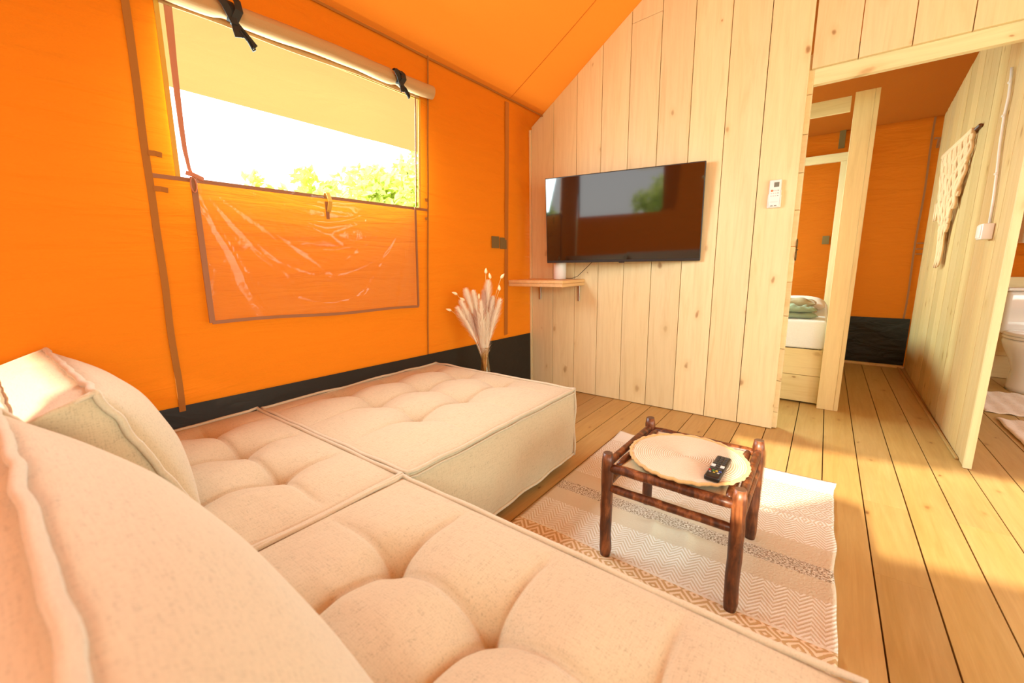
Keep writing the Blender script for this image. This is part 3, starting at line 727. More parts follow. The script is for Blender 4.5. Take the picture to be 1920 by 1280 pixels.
cushion('plump box cushion leaning in the sofa corner, sunlit on top', -1.895, -1.135, (.128, .762), (.268, .405), .125, .085, 1)
cushion('large box cushion filling the lower left corner of the picture', -1.118, -.20, (.004, .764), (.232, .405), .14, .075, 2)
cushion('box cushion behind the camera at the right end of the sofa', .25, 1.05, (-.15, .76), (.10, .405), .12, .07, 3)

# ------------------------------------------------------------------ rug
def rugmat(kind):
    t = MT('rug_'+kind); v = t.coords((1, 1, 1), rnd=False); sep = t.n('ShaderNodeSeparateXYZ'); t.l(v, sep.inputs[0])
    x, y = sep.outputs[0], sep.outputs[1]
    base, hi = (.58, .50, .37), (.74, .72, .66)
    fine = t.noise(v, 260, 2)
    if kind == 'chevron':
        P = .062; tri = t.math('PINGPONG', x, P/2); f = t.math('ADD', y, t.math('MULTIPLY', tri, 1.25)); st = t.math('PINGPONG', f, .0085)
        st = t.math('ADD', st, t.math('MULTIPLY', t.math('SUBTRACT', fine, .5), .006))
        m = t.ramp(t.math('DIVIDE', st, .0085), [(.38, (0, 0, 0)), (.55, (1, 1, 1))]); c = t.mix(m, base, hi)
    elif kind in ('diamond', 'bold'):
        P = .05 if kind == 'diamond' else .075
        a = t.math('PINGPONG', x, P/2); b = t.math('PINGPONG', t.math('MULTIPLY', y, .72 if kind == 'diamond' else 1), P/2)
        s_ = t.math('ADD', a, b); d_ = t.math('PINGPONG', s_, P*.14); d_ = t.math('ADD', d_, t.math('MULTIPLY', t.math('SUBTRACT', fine, .5), .005))
        m = t.ramp(t.math('DIVIDE', d_, P*.14), [(.4, (0, 0, 0)), (.6, (1, 1, 1))])
        c = t.mix(m, base, hi) if kind == 'diamond' else t.mix(m, (.50, .34, .16), (.74, .60, .42))
    elif kind == 'openwork':
        mp = t.n('ShaderNodeMapping'); mp.inputs['Scale'].default_value = (1, 1.6, 1); t.l(v, mp.inputs[0]); q = t.noise(mp.outputs[0], 150, 2, .6)
        m = t.ramp(q, [(.42, (0, 0, 0)), (.55, (1, 1, 1))]); c = t.mix(m, (.24, .17, .10), (.72, .66, .56))
    else:
        m = t.noise(v, 120, 2); c = t.mix(t.math('MULTIPLY', m, .3), base if kind == 'plain' else (.70, .68, .60), (.66, .62, .52))
    t.l(c, t.b.inputs['Base Color']); t.b.inputs['Roughness'].default_value = .95; t.b.inputs['Specular IOR Level'].default_value = .1
    t.bump(t.math('ADD', m, t.math('MULTIPLY', fine, .3)), .6, .003); return t.m
RM = {k_: rugmat(k_) for k_ in ('white', 'diamond', 'chevron', 'plain', 'openwork', 'bold')}
RL = list(RM); bands = [(.70, 'plain'), (.86, 'bold'), (1.0, 'white'), (1.02, 'bold'), (1.205, 'white'), (1.222, 'chevron'), (1.40, 'plain'), (1.498, 'openwork'), (1.562, 'plain'), (1.67, 'chevron'), (1.82, 'diamond'), (2.12, 'white'), (2.25, None)]
RX0, RX1, RY0, RY1 = -.885, .118, .86, 2.25
bm = bmesh.new(); nu, nv = 90, 140
def rugf(u, v):
    x = RX0+(RX1-RX0)*u+.010*nz(v*9, 4)*(u > .5)*((u-.5)*2)-.02*(1-u)*math.sin(v*2.3)*.6; y = RY0+(RY1-RY0)*v
    h = .004+.0022*(nz(x*5, y*9, 1)+1)
    h += .015*math.exp(-((y-1.46-.05*(x+.4))/.022)**2)*math.exp(-((x+.37)/.10)**2)   # rucks
    h += .012*math.exp(-((x+.315+.2*(y-1.45))/.022)**2)*math.exp(-((y-1.45)/.07)**2)
    h += .010*math.exp(-((x+.44+.1*(y-1.5))/.02)**2)*math.exp(-((y-1.46)/.08)**2)
    h += .007*math.exp(-((y-1.165-.03*math.sin(x*6))/.018)**2) + .006*math.exp(-((y-1.86-.12*(x-.1))/.014)**2)*(x > -.2)
    h += .012*max(0, 1-math.hypot((x-RX0)/.12, (y-RY1)/.10)) + .006*max(0, nz(x*2.3, y*2.3, 9))
    if u > .97: h += .001
    y += .02*(u-.5)*0 + .006*math.sin(x*9)*(v > .98)
    if v > .95 and u > .8: x += .020*(u-.8)*5*(v-.95)*20*.6; 
    return Vector((x, y, h))
V = [[bm.verts.new(rugf(i/nu, j/nv)) for j in range(nv+1)] for i in range(nu+1)]
for i in range(nu):
    for j in range(nv):
        f = bm.faces.new([V[i][j], V[i+1][j], V[i+1][j+1], V[i][j+1]]); yc = RY0+(RY1-RY0)*(j+.5)/nv
        f.material_index = RL.index([k_ for (a, k_), (b, _) in zip(bands, bands[1:]) if a <= yc < b][0]); f.smooth = True
rug = obj('woven_rug', bm, None, mats=[RM[k_] for k_ in RL])
sm = rug.modifiers.new('thick', 'SOLIDIFY'); sm.thickness = .0035; sm.offset = -1
tag(rug, 'cream and tan cotton rug with zigzag and diamond bands under the coffee table', 'rug')

# ------------------------------------------------------------------ coffee table
tb = thing('coffee_table', 'small dark log coffee table with four round legs on the rug', 'table', (-.322, 1.40, 0))
TLx = [(-.520+.322, 1.205-1.40), (-.130+.322, 1.205-1.40), (-.512+.322, 1.602-1.40), (-.130+.322, 1.602-1.40)]
for i, (a, b) in enumerate(TLx):
    bm = bmesh.new(); n = 14
    pts = [(a+.002*nz(k*.4, i), b+.002*nz(k*.4, i+5), .006+.379*k/n) for k in range(n+1)]; rr = [.0195+.0015*nz(k*.5, i*3) for k in range(n+1)]; rr[-1] -= .004; rr[0] -= .003
    tube(bm, pts, rr, 16); o = obj('leg', bm, M_log, tb, True)
    bm = bmesh.new(); lathe(bm, [(.0145, .3852), (.014, .3862)], 14, (a, b, 0)); obj('leg_end', bm, M_logend, tb)
def rail(name, p, q, r, z, sag=.002):
    bm = bmesh.new(); n = 12; p, q = Vector((*p, z)), Vector((*q, z)); pts = [p.lerp(q, k/n)+Vector((0, 0, sag*nz(k*.7, z*50))) for k in range(n+1)]
    rr = [r*(1+.06*nz(k*.6, z*9+p.x*5)) for k in range(n+1)]; rr[0] *= .72; rr[-1] *= .72
    tube(bm, pts, rr, 14); return obj(name, bm, M_log, tb, True)
A, B, C_, D_ = TLx
rail('rail', A, B, .0155, .336); rail('rail', C_, D_, .0145, .336)
for (p, q) in ((A, C_), (B, D_)):
    s = 1 if p is A else -1
    rail('rail', p, q, .013, .346); rail('rail', (p[0]+s*.030, p[1]+.02), (q[0]+s*.030, q[1]-.02), .012, .340)
rail('stretcher', A, B, .0135, .262); rail('stretcher', C_, D_, .013, .262)
rail('stretcher', A, C_, .013, .275); rail('stretcher', B, D_, .013, .275)
bm = bmesh.new(); grid(bm, 30, 30, lambda u, v: (-.165+.325*u, -.185+.37*v, .342-.010*math.sin(math.pi*u)*math.sin(math.pi*v)))
o = obj('woven_seat', bm, M_seat, tb, True, label='tan woven seat panel'); o.modifiers.new('t', 'SOLIDIFY').thickness = .006

# placemat: coiled straw
pm = thing('straw_placemat', 'round coiled straw placemat lying on the coffee table', 'placemat', (-.312, 1.372, .3605))
bm = bmesh.new(); R0 = .176; N = 26
def pf(u, v):
    r = R0*v; a = 2*math.pi*u; return (r*math.cos(a), r*math.sin(a), .0035+.0016*abs(math.sin(v*N*math.pi))+.002*nz(math.cos(a)*2, math.sin(a)*2)*v)
grid(bm, 96, N*4, pf); bmesh.ops.remove_doubles(bm, verts=bm.verts[:], dist=.00005)
obj('coils', bm, M_straw, pm, True)
bm = bmesh.new(); lathe(bm, [(.01, 0), (R0, .0015)], 64, capb=True, capt=False); obj('underside', bm, M_straw, pm)
bm = bmesh.new(); tube(bm, [((R0+.004+.0018*math.sin(k*1.7))*math.cos(2*math.pi*k/160), (R0+.004+.0018*math.sin(k*1.7))*math.sin(2*math.pi*k/160), .004+.0015*math.sin(k*.9)) for k in range(160)], .0055, 7, closed=True); obj('rim', bm, M_strawrim, pm, True)
# tv remote
rc = thing('remote_control', 'black television remote lying on the straw placemat', 'remote control', (-.208, 1.318, .3675), math.radians(-3))
bm = bmesh.new(); box(bm, -.0215, .0215, -.082, .082, 0, .017, .006, 3); obj('body', bm, M_blackp, rc, True)
def btn(x, y, sx_, sy_, m, h=.0022):
    bm = bmesh.new(); box(bm, x-sx_, x+sx_, y-sy_, y+sy_, .0165, .017+h, .0008); return obj('button', bm, m, rc)
M_btn = plain('dark_button', (.05, .05, .05), .5)
for r in range(5):
    for c in (-1, 0, 1): btn(c*.0115, .068-r*.0125, .004, .0035, M_btn)
btn(-.0125, -.005, .0055, .007, M_grey_btn, .003); btn(.0125, -.005, .0055, .007, M_grey_btn, .003)
btn(0, .003, .004, .004, M_btn); btn(0, -.012, .004, .004, M_btn)
for c, m in zip((-1.5, -.5, .5, 1.5), (M_red, M_green, M_yellow, M_blue)): btn(c*.0095, -.040, .0035, .003, m)
for c in (-1, 0, 1): btn(c*.0115, -.028, .004, .003, M_btn); 
for c in (-1, 0, 1): btn(c*.0115, -.052, .003, .002, M_ltgrey if c else M_yellow)
rc.rotation_euler = (0, 0, math.radians(-2))

# ------------------------------------------------------------------ television
tl, tr_ = Vector((-1.647, 2.606, 0)), Vector((-.638, 2.792, 0)); ang = math.atan2(tr_.y-tl.y, tr_.x-tl.x); TWd = (tr_-tl).length; TH = .583; tilt = math.radians(4.0)
tv = thing('television', 'black flat television mounted on the plank wall above the small shelf', 'television', ((tl.x+tr_.x)/2, (tl.y+tr_.y)/2, 1.304)); tv.rotation_euler = (tilt, 0, ang)
bm = bmesh.new(); box(bm, -TWd/2, TWd/2, -.008, .028, -TH/2, TH/2, .003, 2); obj('casing', bm, M_tvframe, tv)
bm = bmesh.new(); box(bm, -TWd/2+.006, TWd/2-.006, -.0098, -.0082, -TH/2+.017, TH/2-.006); obj('screen', bm, M_screen, tv)
bm = bmesh.new(); box(bm, .01, .045, -.010, .005, -TH/2-.005, -TH/2+.002, .001); obj('sensor', bm, M_blackp, tv)
bm = bmesh.new(); box(bm, -.16, .16, .028, .052, -.14, .14, .004); box(bm, -.03, .03, .05, .085, -.10, .10, .003); obj('wall_bracket', bm, M_blackp, tv)

# ------------------------------------------------------------------ shelf and device
sh = thing('wall_shelf', 'small thick pine shelf on metal brackets below the television', 'shelf', (-1.68, 2.66, .87))
bm = bmesh.new(); box(bm, -.235, .233, -.165, .167, .0, .022, .002); obj('board', bm, M_shelf, sh)
bm = bmesh.new(); box(bm, -.235, .233, -.165, .167, -.024, -.0015, .002); obj('board', bm, M_shelf, sh)
for x in (-.165, .185):
    bm = bmesh.new(); box(bm, x-.008, x+.008, .161, .166, -.145, -.026, .001); box(bm, x-.008, x+.008, .02, .166, -.030, -.0255, .001)
    for z_ in (-.12, -.06): lathe(bm, [(.004, 0), (.003, .003)], 8, (x, .16, z_))
    obj('bracket', bm, M_steel, sh)
dv = thing('wireless_router', 'white cylindrical device standing on the pine shelf', 'router', (-1.615, 2.745, .893))
bm = bmesh.new(); lathe(bm, [(.044, 0), (.047, .003), (.047, .12), (.045, .145), (.038, .150)], 32); obj('body', bm, M_white, dv, True)
bm = bmesh.new(); tube(bm, [(.03, .035, .006), (.075, .05, .004), (.12, .058, .02), (.2, .06, .09), (.26, .05, .14), (.3, .04, .2)], .0022, 6); obj('cable', bm, M_blackp, dv, True)

# air conditioner remote in its wall holder
ac = thing('air_conditioner_remote', 'white air conditioner remote in a holder on the last upright plank', 'remote control', (-.275, YW-.002, 1.372))
bm = bmesh.new(); box(bm, -.029, .029, -.020, .0, -.072, .075, .006, 2); obj('body', bm, M_white, ac, True)
bm = bmesh.new(); box(bm, -.033, .033, -.016, .001, -.074, -.005, .004, 2); box(bm, -.031, -.027, -.022, -.012, -.06, .0, .001); box(bm, .027, .031, -.022, -.012, -.06, .018, .001); obj('holder', bm, M_white, ac, True)
bm = bmesh.new(); box(bm, -.006, .018, -.0212, -.019, .036, .061); obj('display', bm, M_lcd, ac)
bm = bmesh.new(); lathe(bm, [(.0058, 0), (.005, .002)], 12); bmesh.ops.transform(bm, matrix=Matrix.Translation((-.014, -.0198, .017)) @ Matrix.Rotation(math.radians(90), 4, 'X'), verts=bm.verts[:]); obj('power_button', bm, M_orange_btn, ac)
for r in range(3):
    for c in range(4):
        if r == 0 and c == 0: continue
        bm = bmesh.new(); x, z = -.016+c*.0105, .017-r*.014; box(bm, x-.003, x+.003, -.0212, -.019, z-.0018, z+.0018); obj('button', bm, M_ltgrey if c < 3 else M_lcd, ac)
for x in (-.010, .008):
    bm = bmesh.new(); box(bm, x-.006, x+.006, -.0212, -.019, -.066, -.062); obj('logo_mark', bm, M_lcd, ac)
bm = bmesh.new(); box(bm, -.02, .018, -.0208, -.019, -.044, -.0425); obj('print_line', bm, M_ltgrey, ac)
# door hook on jamb
hk = thing('hook_latch', 'small dark metal hook latch on the edge of the plank wall', 'latch', (-.153, 2.86, 1.06))
for z_, r_ in ((.036, .026), (-.028, .026)):
    bm = bmesh.new(); tube(bm, [(.004+.002*math.cos(a), -.005+.009*math.cos(a), z_+r_*math.sin(a)) for a in [k*math.pi/8 for k in range(16)]], .0025, 6, closed=True); obj('ring', bm, M_brass, hk, True)
bm = bmesh.new(); tube(bm, [(0, .0, .004), (.012, .0, .004)], .004, 8); obj('screw', bm, M_brass, hk, True)

# ------------------------------------------------------------------ vase with dried grass
vs_ = thing('glass_vase', 'slender amber glass vase on the floor behind the ottoman', 'vase', (-1.700, 1.955, 0)); VX = Vector((-1.700, 1.955, 0))
bm = bmesh.new()
prof = [(.055, .0), (.060, .01), (.062, .10), (.052, .22), (.032, .34), (.024, .42), (.027, .470), (.031, .488)]
inner = [(r-.0035, z+.006) if k == 0 else (r-.0035, z) for k, (r, z) in enumerate(prof)][::-1]
lathe(bm, prof+inner, 32, capb=True, capt=True); bmesh.ops.recalc_face_normals(bm, faces=bm.faces[:]); obj('glass', bm, M_glass, vs_, True)
dg = thing('dried_grass_bouquet', 'bouquet of pale pampas and bunny tail grass in the amber vase', 'dried flowers', (-1.700, 1.955, .30))
rnd = random.Random(5)
PR = Vector((.75, .66, 0))      # roughly sideways as seen from the room
def plume(dx, dz, mat, L, wdt, lean=0, n=900):
    wdt *= 1.9
    tip = PR*dx + Vector((rnd.uniform(0, .03), -rnd.uniform(0, .03), dz-.30)); base = Vector((rnd.uniform(-.008, .008), rnd.uniform(-.008, .008), .03))
    mid = base.lerp(tip, .5)+Vector((0, 0, .03))*abs(dx)*6-PR*dx*.18
    def P(t_): return base*(1-t_)**2+mid*2*t_*(1-t_)+tip*t_*t_
    bm = bmesh.new(); tube(bm, [P(k/10*.98) for k in range(11)], [.002]*8+[.0015, .0012, .001], 5)
    st = 1-L/max(.05, (tip-base).length)
    core = [P(st+(1-st)*k/10) for k in range(11)]
    tube(bm, core, [.0015+wdt*.22*math.sin(math.pi*min(1, .12+k/10*.86))**.8 for k in range(11)], 7)
    for q in range(n):
        t_ = st+(1-st)*rnd.random()**.9; p = P(t_); d = (P(min(1, t_+.02))-P(t_-.02)).normalized()
        a = Vector((rnd.gauss(0, 1), rnd.gauss(0, 1), rnd.gauss(0, 1))); a = (a-d*a.dot(d)).normalized()
        rel = (t_-st)/(1-st); wv = wdt*(.35+.9*math.sin(math.pi*min(1, .1+rel*.85)))
        e = p+a*wv*rnd.uniform(.6, 1.1)+d*wv*rnd.uniform(.9, 1.8); s_ = d.cross(a)*.0014
        v1, v2, v3 = bm.verts.new(p-s_), bm.verts.new(p+s_), bm.verts.new(e); bm.faces.new([v1, v2, v3])
    return obj('plume', bm, mat, dg, True)
for dx, dz, m_, L, wd in [(-.155, .735, M_plume, .24, .020), (-.135, .78, M_plume, .22, .017), (-.095, .85, M_plume, .16, .015), (-.045, .84, M_plume, .15, .013), (-.01, .775, M_plume, .30, .022),
                          (.032, .895, M_plume, .19, .017), (.105, .78, M_plume, .26, .018), (.075, .80, M_plume, .15, .012), (-.07, .72, M_plume2, .18, .015), (.015, .84, M_plume2, .17, .015),
                          (.045, .80, M_plume2, .18, .015), (-.03, .70, M_plume, .28, .02), (.03, .70, M_plume, .28, .02), (-.11, .70, M_plume2, .16, .013), (.0, .66, M_plume, .24, .022)]:
    plume(dx, dz, m_, L, wd)
def bunny(dx, dz, bend=0.0):
    tip = PR*dx+Vector((.01, -.01, dz-.30)); bm = bmesh.new(); base = Vector((0, 0, .03)); mid = base.lerp(tip, .6)-PR*dx*.3+Vector((0, 0, .05))
    Q = [base*(1-k/12)**2+mid*2*(k/12)*(1-k/12)+tip*(k/12)**2 for k in range(13)]; tube(bm, Q, .0013, 5); o = obj('stalk', bm, M_stalk, dg, True)
    bm = bmesh.new(); d = (Q[-1]-Q[-2]).normalized()+PR*bend+Vector((0, 0, -abs(bend))); d.normalize()
    tube(bm, [tip-d*.004+d*.036*k/6 for k in range(7)], [.003, .0075, .009, .0085, .007, .004, .001], 8); obj('seed_head', bm, M_bunny, dg, True)
for a in [(.018, .955, .0), (.112, .925, .2), (.045, .925, -.3), (.10, .85, -.4), (-.165, .83, -.4), (-.205, .73, -.3), (-.12, .79, -.3), (-.05, .74, -.2), (-.03, .80, .2), (-.04, .70, .1)]: bunny(*a)

# ------------------------------------------------------------------ bedroom: frame, bed, towels
fr = thing('bedroom_frame', 'pale timber post with two cross rails framing the bedroom doorway', 'wooden frame', (.09, 3.45, 0))
bm = bmesh.new(); box(bm, .034-.09, .126-.09, -.02, .0, .0, 2.0, .0015); obj('post_board', bm, M_wall, fr)
bm = bmesh.new(); box(bm, .127-.09, .150-.09, -.02, .06, .0, 2.0, .0015); obj('post_board', bm, M_wall, fr)
bm = bmesh.new(); box(bm, -.60-.09, .018-.09, -.02, .0, 1.897, 1.985, .0015); obj('cross_rail', bm, M_wallx, fr)
fr2 = thing('rear_bed_frame', 'thin pale timber frame standing against the rear canvas beyond the bed', 'wooden frame', (.03, 5.12, 0))
bm = bmesh.new(); box(bm, -1.2, .025, -.02, .02, 1.912, 1.985, .0015); obj('cross_rail', bm, M_wallx, fr2)
bm = bmesh.new(); box(bm, -.025, .024, -.02, .02, .0, 1.911, .0015); obj('post_board', bm, M_wall, fr2)
bm = bmesh.new(); box(bm, -1.2, -1.15, -.02, .02, .0, 1.911, .0015); obj('post_board', bm, M_wall, fr2)
bed = thing('bed', 'low bed with pale timber base and white sheeted mattress behind the plank wall', 'bed', (-.6, 4.2, 0))
for z0, z1 in ((.012, .203), (.206, .392)):
    bm = bmesh.new(); box(bm, -.75, .639, -.70, -.68, z0, z1, .0012); obj('base_board', bm, M_wallx, bed)
    bm = bmesh.new(); box(bm, -.0+.620, .639, -.679, .86, z0, z1, .0012); obj('base_board', bm, M_wally, bed)
bm = bmesh.new(); box(bm, -.7, .6, -.66, .84, .0, .38); obj('slatted_base', bm, M_dark, bed)
bm = bmesh.new(); box(bm, -.76, .638, -.69, .86, .394, .592, .022, 4); obj('mattress', bm, M_sheet, bed, True)
def folded(name, label, cat, loc, W, D, H, mat, layers, seed, rz=0):
    t = thing(name, label, cat, loc, rz)
    for L in range(layers):
        bm = bmesh.new(); h = H/layers; s = 1-.06*L
        grid(bm, 40, 24, lambda u, v: Vector((W*s*(u-.5)+.010*nz(v*4, L, seed), D*s*(v-.5)+.01*nz(u*4, L+3, seed), h*L+h*.5+(h*.5*(1-(abs(2*u-1)**6))*(1-(abs(2*v-1)**6))+.034*nz(u*5+seed, v*3, L)*(1 if L == layers-1 else .3)*min(1, u*6, (1-u)*6, v*6, (1-v)*6)))))
        grid(bm, 40, 24, lambda u, v: Vector((W*s*(u-.5)+.010*nz(v*4, L, seed), D*s*(v-.5)+.01*nz(u*4, L+3, seed), h*L+h*.5-(h*.48*(1-(abs(2*u-1)**8))*(1-(abs(2*v-1)**8))))), True)
        bmesh.ops.remove_doubles(bm, verts=bm.verts[:], dist=.0005); obj('fold', bm, mat, t, True)
    return t
folded('green_towel', 'crumpled sage green folded towels at the near edge of the bed', 'towel', (-.175, 3.68, .594), .30, .20, .085, M_towel_g, 2, 1, .12)
folded('brown_towel', 'folded taupe blanket behind the green towels on the bed', 'blanket', (-.20, 3.98, .594), .34, .24, .115, M_towel_b, 2, 5)
plw = thing('bed_pillow', 'pale pillow on the bed beside the door post', 'pillow', (-.02, 4.35, .594))
bm = bmesh.new()
grid(bm, 30, 24, lambda u, v: Vector((-.34+.38*u, -.28+.5*v, .045+.07*((1-abs(2*u-1)**2.5)*(1-abs(2*v-1)**2.5))**.5)))
grid(bm, 30, 24, lambda u, v: Vector((-.34+.38*u, -.28+.5*v, .045-.045*((1-abs(2*u-1)**2.5)*(1-abs(2*v-1)**2.5))**.4)), True); bmesh.ops.remove_doubles(bm, verts=bm.verts[:], dist=.0005)
obj('pillow_case', bm, M_pink, plw, True)

# ------------------------------------------------------------------ macrame, switch, conduit on partition
mc = thing('macrame_hanging', 'peach cotton macrame hanging with long tassel on the partition wall', 'wall hanging', (fx(4.2)-.02, 4.2, 1.76)); loc = Vector(mc.location)
bm = bmesh.new(); tube(bm, [(.0, -.50, .003), (0, -.2, 0), (0, .52, .004)], .010, 8); obj('dowel', bm, M_log, mc, True)
bm = bmesh.new(); NC = 34
for i in range(NC):
    f = i/(NC-1); y0 = -.40+.82*f
    zb = -.36-.30*(1-abs(f-.5)*2)**1.0 if .0 <= f <= 1 else -.3
    zb += .04*math.sin(i*2.3)
    n = 22; ph = (i % 2)*math.pi
    pts = []
    for k in range(n+1):
        q = k/n; z = zb*q; cx_ = .02-y0; pull = q**1.6*.38
        pts.append((-.006-.004*math.sin(q*19+ph)-.002*(i % 3), y0+cx_*pull+.020*math.sin(q*17+ph+f*4)*(1-q*.3), z))
    tube(bm, pts, .0105, 5)
o = obj('knotted_cords', bm, M_cord, mc, True); o['kind'] = 'stuff'
bm = bmesh.new()
for i in range(14):
    f = i/13; y0 = -.10+.20*f
    tube(bm, [(-.010-.003*math.sin(i+k*.8), y0*(1-.25*k/8)+.006*math.sin(k+i), -.5-(.30+.02*math.sin(i*3))*k/8) for k in range(9)], .006, 5)
for i in range(8):
    y0 = .36+.05*math.sin(i*2); tube(bm, [(-.010, y0-.05*k/6*.3+.006*math.sin(k+i), -.34-(.13)*k/6) for k in range(7)], .005, 5)
o = obj('tassel_cords', bm, M_cord, mc, True); o['kind'] = 'stuff'
bm = bmesh.new(); box(bm, -.022, -.002, -.41, .43, -.016, .014, .005, 2); obj('cord_heading', bm, M_cord, mc, True)

sw = thing('wall_switch', 'white surface-mounted switch box on the partition wall', 'switch', (fx(3.12)-.0005, 3.10, 1.13))
bm = bmesh.new(); box(bm, -.040, 0, -.045, .045, -.036, .040, .004, 2); obj('box', bm, M_white, sw, True)
bm = bmesh.new(); box(bm, -.045, -.039, -.035, .035, -.028, .032, .002, 2); obj('rocker', bm, M_white, sw, True)
cd = thing('white_cable', 'thin white cable clipped down the partition wall to the switch', 'cable', (fx(3.12)-.008, 3.12, 1.17))
path = [(0, .11, .74), (0, .09, .67), (0, .075, .60), (0, .09, .52), (.0, .07, .38), (.0, .03, .24), (0, .005, .12), (0, -.005, 0)]
bm = bmesh.new(); tube(bm, path, .006, 8); obj('cord', bm, M_white, cd, True)
bm = bmesh.new(); tube(bm, [(p_[0]+.002, p_[1]+.022, p_[2]) for p_ in path], .003, 6); obj('cord', bm, M_white, cd, True)
for p_ in (path[1], path[3], path[5]):
    bm = bmesh.new(); box(bm, p_[0]-.009, .004, p_[1]-.010, p_[1]+.012, p_[2]-.006, p_[2]+.006, .003); obj('clip', bm, M_white, cd)

# ------------------------------------------------------------------ bathroom
tlt = thing('toilet', 'white ceramic close-coupled toilet in the bathroom behind the partition', 'toilet', (1.33, 4.80, 0))
bm = bmesh.new(); lathe(bm, [(.14, 0), (.135, .03), (.125, .15), (.15, .24), (.19, .32), (.205, .37), (.2, .395)], 32, (0, 0, 0), sx_=.92, sy_=1.15); obj('bowl', bm, M_ceram, tlt, True)
bm = bmesh.new(); lathe(bm, [(.19, .398), (.205, .402), (.208, .412), (.2, .42)], 36, (0, 0, 0), sx_=.92, sy_=1.2); obj('seat', bm, M_ceram, tlt, True)
bm = bmesh.new(); lathe(bm, [(.198, .423), (.205, .428), (.2, .44), (.16, .447), (.05, .45)], 36, (0, 0, 0), sx_=.92, sy_=1.2); obj('lid', bm, M_ceram, tlt, True)
bm = bmesh.new(); box(bm, -.16, .17, .19, .34, .40, .745, .03, 4); obj('cistern', bm, M_ceram, tlt, True)
bm = bmesh.new(); box(bm, -.168, .178, .18, .35, .747, .772, .008, 2); obj('cistern_lid', bm, M_ceram, tlt, True)
bm = bmesh.new(); lathe(bm, [(.02, .772), (.018, .78)], 16, (.0, .27, 0)); obj('flush_button', bm, M_steel, tlt, True)
tb2 = thing('toilet_brush_holder', 'white round toilet brush holder standing beside the toilet', 'brush holder', (1.32, 5.08-.02, 0)); tb2.location = (1.56, 5.12, 0)
bm = bmesh.new(); lathe(bm, [(.048, 0), (.05, .12), (.045, .15)], 20); obj('holder', bm, M_ceram, tb2, True)
bm = bmesh.new(); tube(bm, [(0, 0, .15), (0, 0, .36)], .007, 8); obj('handle', bm, M_ceram, tb2, True)
def bmat(label, x0, x1, y0, y1, grp, seed):
    t = thing('bath_mat', label, 'bath mat', ((x0+x1)/2, (y0+y1)/2, 0), 0, None); W, D = x1-x0, y1-y0
    bm = bmesh.new(); grid(bm, 50, 40, lambda u, v: Vector((W*(u-.5)+.012*nz(v*5, seed), D*(v-.5), .008+.006*(nz(u*8, v*7, seed)+.5)+.004*math.sin(u*60))));
    o = obj('pile', bm, M_mat, t, True); o.modifiers.new('t', 'SOLIDIFY').thickness = .006
bmat('ribbed pale bath mat at the foot of the toilet', .93, 1.75, 3.96, 4.60, None, 2)
bmat('pale bath mat in front of the one by the toilet', .945, 1.7, 3.20, 3.82, None, 7)
led = thing('bathroom_ledge', 'pale timber ledge along the bathroom rear wall above the toilet', 'ledge', (1.4, 5.2, .8))
bm = bmesh.new(); box(bm, -.72, 1.1, -.03, .03, -.04, .05, .002); obj('board', bm, M_wallx, led)
for i in range(4):
    bm = bmesh.new(); box(bm, .70, 2.5, YB-.045, YB-.025, .003+.19*i, .003+.19*i+.187, .0012); obj('wall_board', bm, M_wallx, wall_rear)
cab = thing('bathroom_cabinet', 'white wall cabinet partly seen at the right edge of the picture', 'cabinet', (1.45, 5.10, 1.12))
bm = bmesh.new(); box(bm, -.245, .25, -.02, .10, .0, .40, .004); obj('carcass', bm, M_white, cab)
bm = bmesh.new(); box(bm, -.243, .0, -.036, -.021, .004, .396, .003); obj('door', bm, M_white, cab)
bm = bmesh.new(); box(bm, .003, .248, -.036, -.021, .004, .396, .003); obj('door', bm, M_white, cab)
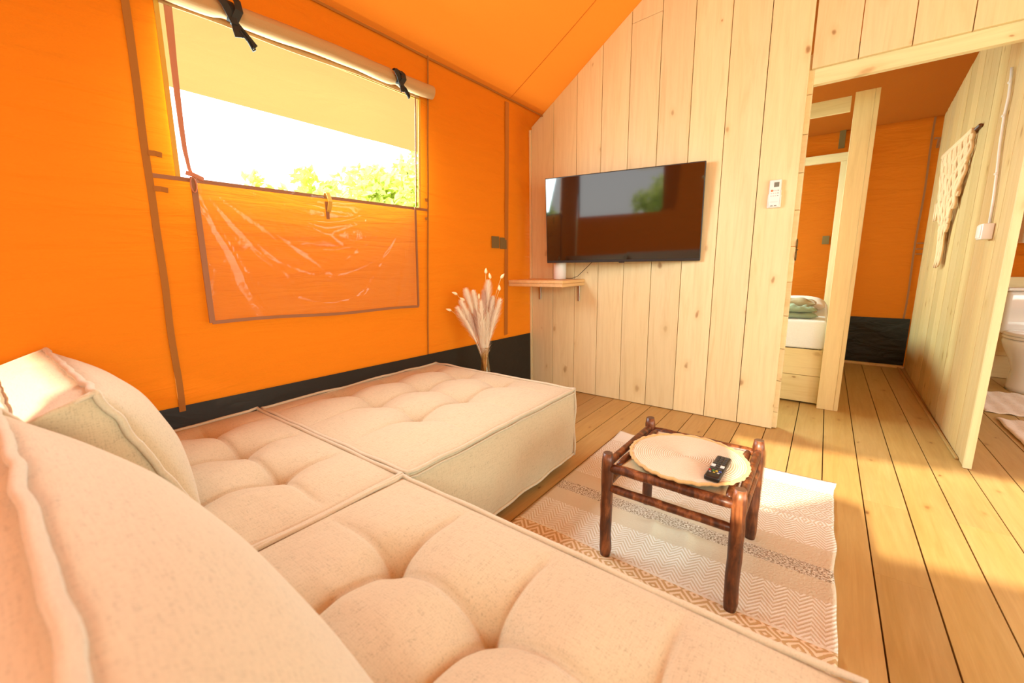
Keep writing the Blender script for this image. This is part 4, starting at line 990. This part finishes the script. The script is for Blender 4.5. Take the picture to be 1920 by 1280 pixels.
bm = bmesh.new(); ribbon(bm, [(1.0+.1*k, YB-.015, 1.04) for k in range(15)], .02, (0, 0, 1), .004); obj('seam', bm, M_canvas, wall_rear)

# ------------------------------------------------------------------ trees outside
def tree(label, x, y, h, r, n, seed, cat='tree', zc=None, squash=1.0, ls=.10):
    t = thing('leafy_tree', label, cat, (x, y, -.45), 0, None); rn = random.Random(seed)
    bm = bmesh.new(); tube(bm, [(0, 0, 0), (.05, 0, h*.3), (0, .05, h*.75)], [.16, .12, .05], 8)
    for k in range(7):
        a = k*2.4; tube(bm, [(0, 0, h*.35+k*.05*h), (math.cos(a)*r*.5, math.sin(a)*r*.5, h*.6+k*.04*h)], [.05, .015], 6)
    obj('trunk', bm, M_trunk, t, True)
    bm = bmesh.new(); zc = zc or h-r*.9
    clumps = [(rn.gauss(0, .42)*r, rn.gauss(0, .42)*r, zc+rn.gauss(0, .36)*r*squash, rn.uniform(.16, .34)*r) for _ in range(46)]
    for q in range(n):
        cx_, cy2, cz, cr_ = clumps[q % 46]; d = Vector((rn.gauss(0, 1), rn.gauss(0, 1), rn.gauss(0, 1))).normalized()*cr_*rn.random()**.4
        c = Vector((cx_, cy2, cz))+d; a = Vector((rn.gauss(0, 1), rn.gauss(0, 1), rn.gauss(0, 1))).normalized(); b = a.orthogonal().normalized(); s = ls*rn.uniform(.6, 1.3)
        bm.faces.new([bm.verts.new(c-a*s), bm.verts.new(c+b*s*.45), bm.verts.new(c+a*s), bm.verts.new(c-b*s*.45)])
    o = obj('foliage', bm, M_leaf, t); o['kind'] = 'stuff'
tree('large bright yellow-green tree at the right of the window view', -8.6, 7.0, 4.6, 1.75, 9000, 1)
tree('lower leafy tree in the middle of the window view', -8.2, 4.75, 3.2, .9, 3600, 2)
tree('small leafy tree left of centre in the window view', -9.0, 3.9, 3.1, .7, 1500, 3)
tree('tree behind the camera left of the front window', -5.5, -12.5, 2.9, 1.3, 3000, 4, ls=.14)
tree('tree behind the camera right of the front window', .8, -12.5, 3.4, 1.6, 3000, 5, ls=.14)
